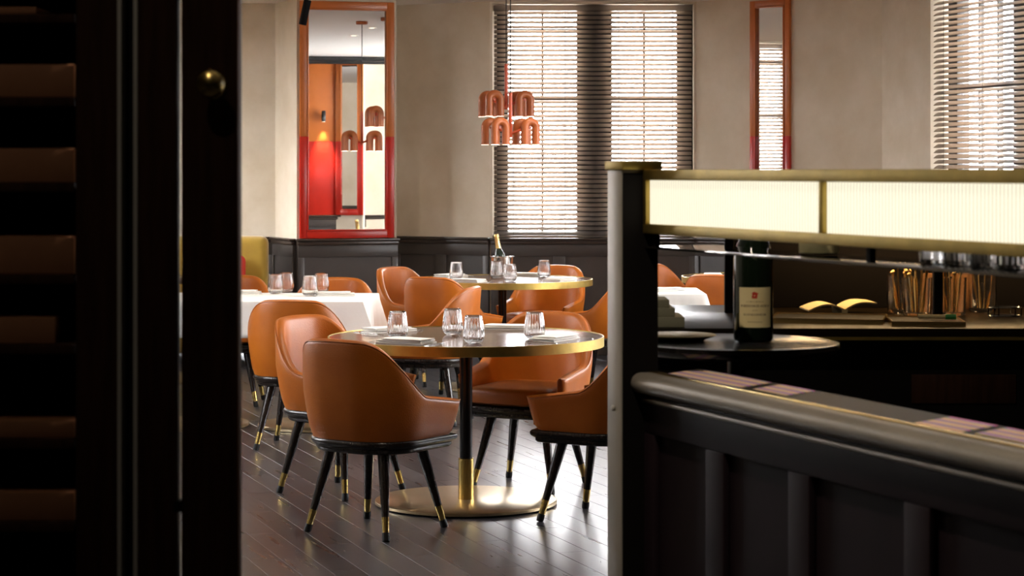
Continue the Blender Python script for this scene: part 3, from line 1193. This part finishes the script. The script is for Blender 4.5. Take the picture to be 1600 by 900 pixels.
# ice bucket and champagne bottle
Yb = 14.91
bx = (784 - 800) / F * Yb
bk = thing('ice_bucket', 'dark metal ice bucket on the far round table', 'ice bucket', (bx, Yb, ZT + 0.0005), 1.3)
G().lathe([(0, 0.0), (0.062, 0.0), (0.066, 0.004), (0.082, 0.135), (0.088, 0.138), (0.088, 0.143), (0.080, 0.142), (0.062, 0.008), (0, 0.008)], 48).build('bucket', 'steel', bk)
for s_ in (-1, 1):
    G().tube([(s_ * 0.082, 0, 0.128), (s_ * 0.108, 0, 0.122), (s_ * 0.110, 0, 0.10), (s_ * 0.078, 0, 0.095)], 0.005, 8).build('handle', 'black', bk)
bt = thing('champagne_bottle', 'champagne bottle with gold foil neck leaning in the ice bucket', 'bottle', (bx + 0.005, Yb, ZT + 0.016))
Mb = Matrix.Rotation(math.radians(-9), 4, 'Y')
G().lathe([(0, 0.0), (0.036, 0.0), (0.040, 0.006), (0.040, 0.12), (0.033, 0.15), (0.020, 0.18), (0.018, 0.19)], 32, Mb).build('body', 'bottle', bt)
G().lathe([(0.0195, 0.178), (0.0175, 0.205), (0.0155, 0.255), (0.0175, 0.262), (0.0175, 0.275), (0.0145, 0.285), (0, 0.287)], 24, Mb).build('foil', 'foil', bt)

# mustard banquette with red cushion
bq = thing('lounge_seat', 'high-backed mustard velvet seat against the dado', 'seat', (-2.45, 16.55, 0))
G().box(-0.52, 0.515, 0.12, 0.30, 0.30, 0.985).build('backrest', 'mustard', bq, bevel=0.06, seg=4)
G().box(-0.52, 0.515, -0.38, 0.14, 0.28, 0.46).build('seat_cushion', 'mustard', bq, bevel=0.05, seg=4)
G().box(-0.50, 0.50, -0.36, 0.28, 0.10, 0.29).build('plinth', 'mustard', bq, bevel=0.02)
for sx in (-0.45, 0.45):
    for sy in (-0.30, 0.22):
        G().lathe([(0, 0), (0.015, 0), (0.022, 0.10), (0, 0.10)], 14, Matrix.Translation((sx, sy, 0))).build('foot', 'legwood', bq)
g = G().box(-0.18, 0.18, -0.05, 0.05, 0, 0.36)
cu = g.build('cushion', 'redcloth', None, bevel=0.045, seg=4)
cu.location = (-2.27, 16.54, 0.478)
cu.rotation_euler = (-0.15, 0, 0.05)
tag(cu, 'red cushion propped on the mustard seat', 'cushion')


# ------------------------------------------------------------------ pendant lamps
def pendant(loc, rz, stem_h, label):
    root = thing('pendant_lamp', label, 'lamp', loc, rz, 'orange arched pendant lamps')
    H, RR, TR = 0.19, 0.0425, 0.0285
    cord_top = CEIL - loc[2]
    G().tube([(0, 0, stem_h), (0, 0, cord_top - 0.02)], 0.004, 6).build('cord', 'cord', root)
    G().lathe([(0, cord_top - 0.03), (0.05, cord_top - 0.03), (0.055, cord_top - 0.025), (0.055, cord_top - 0.001), (0, cord_top - 0.001)], 32).build('canopy', 'lampcol', root)
    G().tube([(0, 0, 0.05), (0, 0, stem_h)], 0.0135, 16).build('stem', 'lampred', root)
    for (cx_, cy_) in ((-0.115, -0.085), (-0.115, 0.085), (0.115, -0.085), (0.115, 0.065)):
        pts = [(cx_ - RR, cy_, 0.0), (cx_ - RR, cy_, H - RR - TR)]
        for k in range(1, 16):
            a = PI - PI * k / 16
            pts.append((cx_ + RR * math.cos(a), cy_, H - RR - TR + RR * math.sin(a)))
        pts += [(cx_ + RR, cy_, H - RR - TR), (cx_ + RR, cy_, 0.0)]
        sh = G().tube(pts, TR, 18).build('arch_shade', 'lampcol', root)
        for sx in (-RR, RR):
            G().lathe([(0.0, -0.002), (TR * 0.9, -0.002), (TR * 0.9, 0.0005), (0, 0.0005)], 18, Matrix.Translation((cx_ + sx, cy_, 0))).build('diffuser', 'glow', sh)
    for sx in (-1, 1):
        G().tube([(0, 0, 0.075), (sx * 0.115, 0, 0.12)], 0.010, 10).build('arm', 'lampred', root)
        G().tube([(sx * 0.115, -0.085, 0.12), (sx * 0.115, 0.085, 0.12)], 0.010, 10).build('cross_arm', 'lampred', root)
    return root


def pz(px, py, Y):
    return ((px - 800) / F * Y, Y, 1.5 - (py - 267) * Y / F)


x, y, z = pz(791, 182, 15.35)
pendant((x, y, z), math.radians(18), (182 - 100) * 15.35 / F, 'upper orange pendant lamp of four arched tubes before the blind')
x, y, z = pz(797.5, 226, 14.83)
pendant((x, y, z), math.radians(24), (226 - 145) * 14.83 / F, 'lower orange pendant lamp of four arched tubes before the blind')

# ------------------------------------------------------------------ partition with fluted glass
OX, OY = 0.288, 4.57
TH_ = math.atan2(-0.927, 0.374)
UL = 2.6
dv = thing('partition_screen', 'dark panelled partition with brass rails and a backlit fluted glass band', 'partition', (OX, OY, 0), TH_)
# end post
po = G().box(-0.075, 0.0, -0.056, 0.03, 0, 1.502).build('post', 'bronze', dv, bevel=0.003)
G().box(0.0, 0.004, -0.054, 0.029, 0.0, 1.495).build('post_facing', 'blackmatt', po)
G().box(-0.082, 0.012, -0.060, 0.036, 1.502, 1.521).build('post_cap', 'agedbrass', dv, bevel=0.003)
G().lathe([(0, 0), (0.006, 0), (0.007, 0.003), (0.004, 0.006), (0, 0.006)], 14,
          Matrix.Translation((-0.04, -0.056, 0.985)) @ Matrix.Rotation(PI / 2, 4, 'X')).build('screw', 'greymetal', po)
# brass frame and fluted panes
G().box(0.004, UL, -0.008, 0.022, 1.480, 1.503).build('top_rail', 'agedbrass', dv, bevel=0.002)
G().box(0.004, UL, -0.008, 0.022, 1.365, 1.386).build('lower_rail', 'agedbrass', dv, bevel=0.002)
bars = [0.010, 0.755, 1.50, 2.245, UL - 0.006]
for b in bars:
    G().box(b - 0.007, b + 0.007, -0.007, 0.021, 1.386, 1.480).build('glazing_bar', 'agedbrass', dv, bevel=0.0015)
for a, b in zip(bars[:-1], bars[1:]):
    x0, x1 = a + 0.007, b - 0.007
    nr = int((x1 - x0) / 0.0105)
    K = 6
    g = G()
    v = []
    for i in range(nr * K + 1):
        x = x0 + (x1 - x0) * i / (nr * K)
        yy = 0.004 + 0.0022 * abs(math.sin(PI * i / K)) * -1
        v += [(x, yy, 1.386), (x, yy, 1.480), (x, 0.010, 1.480), (x, 0.010, 1.386)]
    f = []
    for i in range(nr * K):
        p = 4 * i
        q = p + 4
        f += [(p, q, q + 1, p + 1), (p + 1, q + 1, q + 2, p + 2), (p + 2, q + 2, q + 3, p + 3), (p + 3, q + 3, q, p)]
    f += [(0, 1, 2, 3), tuple(4 * nr * K + k for k in (3, 2, 1, 0))]
    g.add(v, f).build('fluted_pane', 'fluted', dv, smooth=40)
# polished shelf behind the band
G().box(0.004, UL, -0.002, 0.165, 1.332, 1.338).build('shelf', 'shelf', dv, bevel=0.001)
for b in (0.03, 0.9, 1.75, 2.5):
    G().box(b - 0.006, b + 0.006, 0.006, 0.018, 1.338, 1.366).build('shelf_bracket', 'blackmatt', dv)
# ledge with half-round rail
v = [(u, yy, zz) for u in (0.004, UL) for (yy, zz) in ((0.02, 1.057), (0.13, 1.068), (0.13, 1.045), (0.02, 1.035))]
G().add(v, [(0, 1, 2, 3), (7, 6, 5, 4), (0, 4, 5, 1), (1, 5, 6, 2), (2, 6, 7, 3), (3, 7, 4, 0)]).build('ledge', 'ledge', dv, smooth=0)
for (a, b, y0, y1) in ((0.012, 0.335, 0.04, 0.125), (0.375, 0.51, 0.06, 0.125), (0.98, 1.12, 0.05, 0.125), (1.15, 1.55, 0.06, 0.125)):  # coloured strips painted in place of window reflections on the ledge
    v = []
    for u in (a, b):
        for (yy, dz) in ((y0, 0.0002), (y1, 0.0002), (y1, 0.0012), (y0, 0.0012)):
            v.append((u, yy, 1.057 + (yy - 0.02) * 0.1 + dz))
    G().add(v, [(0, 1, 2, 3), (7, 6, 5, 4), (0, 4, 5, 1), (1, 5, 6, 2), (2, 6, 7, 3), (3, 7, 4, 0)]).build('painted_reflection_strip', 'painted_reflection', dv, smooth=0)
prof = [(0.02, 1.064), (-0.012, 1.0645)]
for k in range(9):
    a = PI / 2 + PI * k / 8
    prof.append((-0.014 + 0.022 * math.cos(a), 1.0425 + 0.022 * math.sin(a)))
prof += [(0.02, 1.0205)]
g = G()
n = len(prof)
v = [(-0.03, y, z) for y, z in prof] + [(UL, y, z) for y, z in prof]
f = [tuple(range(n)), tuple(range(2 * n - 1, n - 1, -1))] + [(i, (i + 1) % n, n + (i + 1) % n, n + i) for i in range(n)]
g.add(v, f).build('half_round_rail', 'bronze', dv, smooth=40)
G().box(-0.0, UL, 0.006, 0.020, 1.0640, 1.0675).build('brass_strip', 'brass', dv, bevel=0.001)
G().tube([(0.0, -0.004, 1.006), (UL, -0.004, 1.006)], 0.006, 10).build('bead', 'bronze', dv)
# lower panelling
G().box(0.0, UL, 0.012, 0.045, 0.0, 1.021).build('back_board', 'panelwood', dv, smooth=0)
G().box(0.0, UL, -0.004, 0.012, 0.935, 1.021).build('panel_rail', 'panelwood', dv, bevel=0.003)
G().box(0.0, UL, -0.004, 0.012, 0.0, 0.16).build('panel_rail', 'panelwood', dv, bevel=0.003)
for (a, b) in ((0.0, 0.05), (0.29, 0.37), (0.63, 0.71), (1.03, 1.11), (1.43, 1.51), (1.83, 1.91), (2.2, 2.3), (2.5, 2.6)):
    G().box(a, b, -0.004, 0.012, 0.16, 0.935).build('panel_stile', 'panelwood', dv, bevel=0.003)


def dloc(u, v, z):
    c, s_ = math.cos(TH_), math.sin(TH_)
    return (OX + c * u - s_ * v, OY + s_ * u + c * v, z)


# glasses and bottle standing on the shelf behind the fluted band
gl_prof = [(0, 0), (0.030, 0), (0.034, 0.002), (0.037, 0.09), (0.035, 0.09), (0.032, 0.008), (0, 0.007)]
shelf_glass = G().lathe(gl_prof, 60, rib=15, amp=0.03, ribmask=lambda k: k in (2, 3)).mesh('bar_glass', 'glass', smooth=60)
for k in range(11):
    u = 0.98 + k * 0.078
    o = put('bar_glass', shelf_glass, None, dloc(u, 0.10, 1.3385), k)
    tag(o, 'ribbed bar glass lined up on the shelf behind the fluted band', 'glass', 'ribbed glasses in a row on the shelf')
sb = thing('shelf_bottle', 'squat bottle with cream label standing on the polished shelf', 'bottle', dloc(0.55, 0.11, 1.3385), TH_)
G().lathe([(0, 0), (0.036, 0), (0.038, 0.004), (0.038, 0.085), (0.024, 0.11), (0.012, 0.12), (0.012, 0.15), (0, 0.15)], 32).build('body', 'bottle', sb)
G().lathe([(0.0385, 0.003), (0.0385, 0.075)], 32).build('paper_label', 'label', sb)

# ------------------------------------------------------------------ tray table, wine bottle, plate
tx, ty, tz = 0.504, 4.75, 1.117
tt = thing('tray_table', 'tall round black side table carrying the wine bottle', 'table', (tx, ty, 0))
G().lathe([(0, tz - 0.028), (0.20, tz - 0.028), (0.222, tz - 0.022), (0.232, tz - 0.012), (0.230, tz - 0.002), (0.222, tz), (0.21, tz - 0.004), (0, tz - 0.004)], 96).build('tabletop', 'black', tt, smooth=40)
G().lathe([(0, 0.02), (0.020, 0.02), (0.020, tz - 0.03), (0, tz - 0.028)], 24).build('column', 'black', tt)
G().lathe([(0, 0), (0.17, 0), (0.17, 0.012), (0.03, 0.03), (0, 0.03)], 48).build('base', 'black', tt)
zb = tz - 0.0035
Xb, Yb_ = 377 / F * 4.78, 4.78
wb = thing('wine_bottle', 'dark wine bottle with cream label and red emblem', 'bottle', (Xb, Yb_, zb))
RB = 0.0448
G().lathe([(0, 0.004), (0.032, 0.0), (0.042, 0.002), (RB, 0.008), (RB, 0.185), (0.0435, 0.200), (0.039, 0.216), (0.030, 0.236), (0.020, 0.256), (0.0155, 0.275), (0.0148, 0.315), (0.0165, 0.317), (0.0165, 0.33), (0, 0.33)], 64).build('glass_body', 'bottle', wb, smooth=60)


def on_bottle(ang, z, r):
    a = -PI / 2 + ang
    return (r * math.cos(a), r * math.sin(a), z)


def patch(a0, a1, z0, z1, r, name, m, parent, n=24):
    g = G()
    v = []
    for i in range(n + 1):
        a = a0 + (a1 - a0) * i / n
        v += [on_bottle(a, z0, r), on_bottle(a, z1, r), on_bottle(a, z1, r - 0.0003), on_bottle(a, z0, r - 0.0003)]
    f = []
    for i in range(n):
        p = 4 * i
        q = p + 4
        f += [(p, q, q + 1, p + 1), (p + 1, q + 1, q + 2, p + 2), (p + 2, q + 2, q + 3, p + 3), (p + 3, q + 3, q, p)]
    f += [(0, 1, 2, 3), tuple(4 * n + k for k in (3, 2, 1, 0))]
    return g.add(v, f).build(name, m, parent, smooth=60)


SH = -0.04
lab = patch(-0.93 + SH + 0.1, 0.93 + SH, 0.035, 0.125, RB + 0.0005, 'paper_label', 'label', wb)
# red emblem: rounded shield with a small spur
ex, ez = 0.0 + SH, 0.107
em = [(-0.0062, -0.0068), (0.0045, -0.0068), (0.0058, -0.004), (0.006, 0.0028), (0.0082, 0.0032), (0.0078, 0.0055), (0.0045, 0.0056), (0.0035, 0.0078), (0.001, 0.0070),
      (-0.0015, 0.0090), (-0.0035, 0.0075), (-0.0062, 0.0060), (-0.0055, 0.002), (-0.0066, -0.003)]
v = [on_bottle(ex + p / RB, ez + q, RB + 0.0009) for p, q in em] + [on_bottle(ex + p / RB, ez + q, RB + 0.0003) for p, q in em]
n = len(em)
G().add(v, [tuple(range(n)), tuple(range(2 * n - 1, n - 1, -1))] + [(i, n + i, n + (i + 1) % n, (i + 1) % n) for i in range(n)]).build('emblem', 'inkred', lab, smooth=0)
# lines of faded lettering, too blurred in the photograph to be read: separate strokes
rl = random.Random(4)
for (zc, hh, a0, a1, st) in ((0.0930, 0.0018, -0.42, 0.42, 0.10), (0.0835, 0.0060, -0.72, 0.74, 0.075), (0.0735, 0.0018, -0.12, 0.14, 0.05),
                             (0.0640, 0.0052, -0.56, 0.58, 0.065), (0.0475, 0.0020, -0.34, 0.36, 0.055)):
    g = G()
    a = a0
    while a < a1:
        w = st * rl.uniform(0.25, 0.6)
        h2 = hh * rl.uniform(0.7, 1.0)
        vs4 = [on_bottle(a + SH, zc - h2 / 2, RB + 0.0007), on_bottle(a + w + SH, zc - h2 / 2, RB + 0.0007),
               on_bottle(a + w + SH, zc + h2 / 2, RB + 0.0007), on_bottle(a + SH, zc + h2 / 2, RB + 0.0007)]
        g.add(vs4, [(0, 1, 2, 3)])
        a += st * rl.uniform(0.85, 1.15)
    g.build('lettering', 'ink', lab, smooth=0)

pl = thing('plate', 'dark glazed plate with upturned rim beside the wine bottle', 'plate', (0.381, 4.815, tz - 0.0035))
G().lathe([(0, 0), (0.055, 0.0), (0.060, 0.003), (0.080, 0.010), (0.083, 0.013), (0.080, 0.0135), (0.060, 0.007), (0.05, 0.005), (0, 0.005)], 64).build('dish', 'plate', pl, smooth=50)
G().lathe([(0.0815, 0.0112), (0.0845, 0.0130), (0.0815, 0.0145)], 64).build('rim', 'agedbrass', pl, smooth=50)

# ------------------------------------------------------------------ bar counter
ZBAR = 1.10
bc = thing('bar_counter', 'black bar counter behind the partition', 'bar', (0, 0, 0))
G().box(0.31, 2.38, 5.37, 6.30, ZBAR - 0.035, ZBAR).build('worktop', 'bartop', bc, bevel=0.003)
G().box(0.36, 2.38, 5.45, 6.26, 0.0, ZBAR - 0.035).build('body', 'blackmatt', bc)
G().box(1.03, 1.30, 5.444, 5.450, 0.90, 0.975).build('drawer_front', 'stile', bc, bevel=0.002)
G().box(0.31, 2.38, 5.362, 5.372, ZBAR - 0.030, ZBAR - 0.022).build('brass_inlay', 'agedbrass', bc)
bp_ = thing('bar_back_panel', 'black back panel standing on the bar counter', 'panel', (0, 0, ZBAR))
G().box(0.635, 2.38, 6.18, 6.21, 0, 0.34).build('board', 'blackmatt', bp_, bevel=0.002)
G().box(0.625, 0.637, 6.17, 6.215, 0, 0.34).build('end_strip', 'bronze', bp_, bevel=0.002)
for (px, Y) in ((1139, 5.95), (1465, 5.70)):
    X = (px - 800) / F * Y
    o = G().box(-0.0125, 0.0125, -0.0125, 0.0125, 0, 0.33).build('upright', 'blackmatt', None, bevel=0.002)
    o.location = (X, Y, ZBAR)
    tag(o, 'slim black upright on the bar counter ' + ('beside the wine bottle' if px < 1200 else 'between the glasses of gold stirrers'), 'upright')
# grey boxes stacked like steps
zz = ZBAR
for k, (x1, h, nm) in enumerate(((0.441, 0.026, 'lowest'), (0.418, 0.022, 'middle'), (0.404, 0.020, 'topmost'))):
    o = G().box(0.335, x1, 5.40 + 0.012 * k, 5.58, 0, h).build('card_box', 'greybox', None, bevel=0.0015)
    o.location = (0, 0, zz)
    zz += h + 0.0003
    tag(o, 'flat grey-green box, %s of the stepped stack on the bar' % nm, 'box', 'stepped grey boxes')
# trays / menus with gold edges
for (x0, x1, y0, y1, r, lb) in ((0.70, 0.99, 5.52, 5.74, -0.22, 'dark slate tray with gold edge lying before the open menu'),
                                (0.99, 1.17, 5.42, 5.64, -0.10, 'dark slate tray with gold edge lying before the glasses of stirrers')):
    cx, cy = (x0 + x1) / 2, (y0 + y1) / 2
    t = thing('tray', lb, 'tray', (cx, cy, ZBAR), r)
    w, d = (x1 - x0) / 2, (y1 - y0) / 2
    G().box(-w, w, -d, d, 0.0, 0.010).build('slab', 'slate', t, bevel=0.001)
    for (a, b, c, e) in ((-w - 0.004, w + 0.004, -d - 0.004, -d), (-w - 0.004, w + 0.004, d, d + 0.004), (-w - 0.004, -w, -d, d), (w, w + 0.004, -d, d)):
        G().box(a, b, c, e, 0.0, 0.0135).build('gold_edge', 'gold', t)
# open menu
mn = thing('open_menu', 'cream paper menu lying open on the bar', 'menu', (0.92, 5.93, ZBAR), 0.05)
for s_, w in ((-1, 0.10), (1, 0.09)):
    v = []
    nn = 8
    for i in range(nn + 1):
        t = i / nn
        x = s_ * w * t
        z = 0.012 + 0.022 * math.sin(PI * min(1, t * 0.9 + 0.05)) * (1 - 0.3 * t) + (0.02 * t * t if s_ > 0 else 0)
        v += [(x, -0.07, z), (x, 0.07, z), (x, 0.07, z - 0.004), (x, -0.07, z - 0.004)]
    f = []
    for i in range(nn):
        p = 4 * i
        q = p + 4
        f += [(p, q, q + 1, p + 1), (p + 1, q + 1, q + 2, p + 2), (p + 2, q + 2, q + 3, p + 3), (p + 3, q + 3, q, p)]
    f += [(0, 1, 2, 3), tuple(4 * nn + k for k in (3, 2, 1, 0))]
    G().add(v, f).build('page', 'cream', mn, smooth=60)
G().box(-0.008, 0.008, -0.07, 0.07, 0.0, 0.016).build('spine', 'cream', mn)
# glasses of stirrers
hg = [(0, 0), (0.036, 0), (0.038, 0.003), (0.041, 0.105), (0.039, 0.105), (0.0355, 0.012), (0, 0.010)]
high_me = G().lathe(hg, 48, rib=12, amp=0.015, ribmask=lambda k: k in (2, 3)).mesh('mixing_glass', 'glass', smooth=60)
ball = [(0, -0.006), (0.0042, -0.0042), (0.006, 0), (0.0042, 0.0042), (0, 0.006)]
gst = G().tube([(0, 0, 0), (0, 0, 0.135)], 0.0022, 6)
gst.lathe(ball, 10, Matrix.Translation((0, 0, 0.138)))
stick_me = gst.mesh('stirrer', 'gold', smooth=50)
rs = random.Random(11)
for (px, Y, nst, lb) in ((1408, 5.95, 8, 'behind its twin on the bar'), (1433, 5.82, 9, 'with a bright base on the bar'),
                         (1487, 5.84, 8, 'standing alone beside the slim upright'), (1535, 6.0, 4, 'in the dark bar corner')):
    X = (px - 800) / F * Y
    o = put('mixing_glass', high_me, None, (X, Y, ZBAR + 0.0005), rs.random())
    tag(o, 'clear glass holding gold stirrers ' + lb, 'glass', 'glasses of stirrers')
    for k in range(nst):
        a = 2 * PI * k / nst + 0.3 * rs.random()
        r0 = 0.014
        b = stick = put('stirrer', stick_me, None, (X + r0 * math.cos(a), Y + r0 * math.sin(a), ZBAR + 0.012))
        til = rs.uniform(0.11, 0.15)
        b.rotation_euler = (0, til, a)
        b.scale = (1, 1, rs.uniform(0.74, 0.97))
        tag(b, 'gold ball-ended stirrer standing in the glass ' + lb, 'stirrer', 'gold stirrers in the glass ' + lb)
# wooden menu blocks behind the glasses, small wire caddy, marker
for (px, lb) in ((1456, 'beside the slim upright'), (1502, 'behind the lone glass of stirrers')):
    Y = 6.08
    o = G().box(-0.03, 0.03, -0.012, 0.012, 0, 0.105).build('card_holder', 'wood', None, bevel=0.003)
    o.location = ((px - 800) / F * Y, Y, ZBAR)
    tag(o, 'brown wooden card holder on the bar ' + lb, 'card holder')
mk = thing('marker_pen', 'white marker pen with green cap on the bar', 'pen', ((1465 - 800) / F * 5.52, 5.52, ZBAR + 0.019), -0.25)
G().tube([(-0.05, 0, 0), (0.025, 0, 0)], 0.0055, 12).build('barrel', 'cream', mk)
G().tube([(0.02, 0, 0), (0.048, 0, 0)], 0.0075, 12).build('cap', 'green', mk)
wc = thing('wire_caddy', 'small black wire caddy at the dark end of the bar', 'caddy', ((1570 - 800) / F * 5.75, 5.75, ZBAR))
for zc in (0.006, 0.028):
    ring = [(0.045 * math.cos(2 * PI * k / 20), 0.03 * math.sin(2 * PI * k / 20), zc) for k in range(21)]
    G().tube(ring, 0.0025, 6).build('wire_ring', 'steel', wc)
for k in range(6):
    a = 2 * PI * k / 6
    G().tube([(0.045 * math.cos(a), 0.03 * math.sin(a), 0.004), (0.045 * math.cos(a), 0.03 * math.sin(a), 0.030)], 0.002, 6).build('wire_post', 'black', wc)
# warm lamp strip under the bar shelf
ls = thing('bar_light', 'slim warm light strip above the bar glasses', 'light', (1.25, 5.98, ZBAR + 0.315))
G().box(-0.55, 0.55, -0.012, 0.012, 0, 0.014).build('housing', 'blackmatt', ls)
for xb in (-0.4, 0.4):
    G().box(xb - 0.008, xb + 0.008, 0.0, 0.199, 0.001, 0.013).build('bracket', 'blackmatt', ls)
G().box(-0.54, 0.54, -0.010, 0.010, -0.003, 0.0).build('diffuser', 'glow', ls)
lamp('bar_strip_light', 'AREA', (0, -0.0, -0.006), 3.8, (1.0, 0.62, 0.26), 1.05, (0, 0, 0), ls, shape='RECTANGLE', size_y=0.02)

# ------------------------------------------------------------------ dark doorway and shelving on the near side
YD = 3.3


def dx(px):
    return (px - 800) / F * YD


d1 = thing('door_1', None, None, (0, YD, 0), kind='structure')
lf = G().box(dx(283), dx(372), 0, 0.045, 0.005, CEIL - 0.005).build('door_stile', 'stile', d1, bevel=0.002)
kn = G().lathe([(0, 0), (0.020, 0), (0.021, 0.003), (0.010, 0.008), (0.009, 0.020), (0.017, 0.028), (0.0215, 0.038), (0.019, 0.048), (0.010, 0.054), (0, 0.055)], 32,
               Matrix.Translation((dx(334), 0, 1.5 + (267 - 133) * YD / F)) @ Matrix.Rotation(PI / 2, 4, 'X')).build('knob', 'brass', lf)
d2 = thing('door_2', None, None, (0, YD, 0), kind='structure')
G().box(dx(215), dx(275), 0, 0.045, 0.005, CEIL - 0.005).build('door_stile', 'stile', d2, bevel=0.002)
G().box(dx(209), dx(215), -0.004, 0.045, 0.005, CEIL - 0.005).build('edge_strip', 'greymetal', d2)
G().box(dx(190), dx(209), 0.035, 0.045, 0.005, CEIL - 0.005).build('recess_board', 'blackmatt', d2)
G().box(dx(184), dx(190), -0.004, 0.045, 0.005, CEIL - 0.005).build('edge_strip', 'greymetal', d2)
G().box(dx(118), dx(184), 0, 0.045, 0.005, CEIL - 0.005).build('door_stile', 'stile', d2, bevel=0.002)
G().box(dx(271), dx(286), 0.0, 0.03, 1.5 - (800 - 267) * YD / F, 1.5 - (784 - 267) * YD / F).build('hinge', 'blackmatt', d2)
cs = thing('shelving', 'dark open shelving beside the door, stacked with brown boxes', 'shelving', (0, YD, 0))
XL, XR = -1.45, dx(117)
G().box(XL, XR, 0.30, 0.32, 0, CEIL - 0.005).build('back_board', 'blackmatt', cs)
G().box(XL - 0.02, XL, 0.0, 0.32, 0, CEIL - 0.005).build('side_panel', 'stile', cs)
G().box(XR - 0.006, XR, 0.046, 0.32, 0, CEIL - 0.005).build('side_panel', 'stile', cs)
zs = [1.5 - (py - 267) * YD / F for py in (20, 151, 286, 431, 541, 690, 821)]
zs = [zs[0] + 0.135 * k for k in range(8, 0, -1)] + zs + [zs[-1] - 0.14 * k for k in range(1, 7)]
zs = [z for z in zs if 0.04 < z < CEIL - 0.1]
for z in zs:
    G().box(XL, XR - 0.006, 0.02, 0.30, z - 0.014, z).build('shelf', 'stile', cs, bevel=0.001)
for k, (py, px1, h) in enumerate(((20, 48, 0.012), (151, 108, 0.052), (286, 108, 0.054), (431, 108, 0.060), (541, 78, 0.042), (690, 108, 0.028), (821, 108, 0.046))):
    z = 1.5 - (py - 267) * YD / F
    x1 = dx(px1)
    nm = ('top', 'second', 'third', 'fourth', 'fifth', 'sixth', 'seventh')[k]
    o = G().box(x1 - 0.30, x1, 0, 0.20, 0, h).build('storage_box', 'brownbox', None, bevel=0.002)
    o.location = (0, YD + 0.04, z + 0.0005)
    tag(o, 'flat brown box on the dark shelving, %s of the shelves with boxes counted downwards' % nm, 'box', 'brown boxes on the shelving')
wl = G().box(-3.6, XL - 0.02, YD, YD + 0.2, 0, CEIL).build('wall_doorway', 'darkwall', None, smooth=0)
tag(wl, kind='structure')
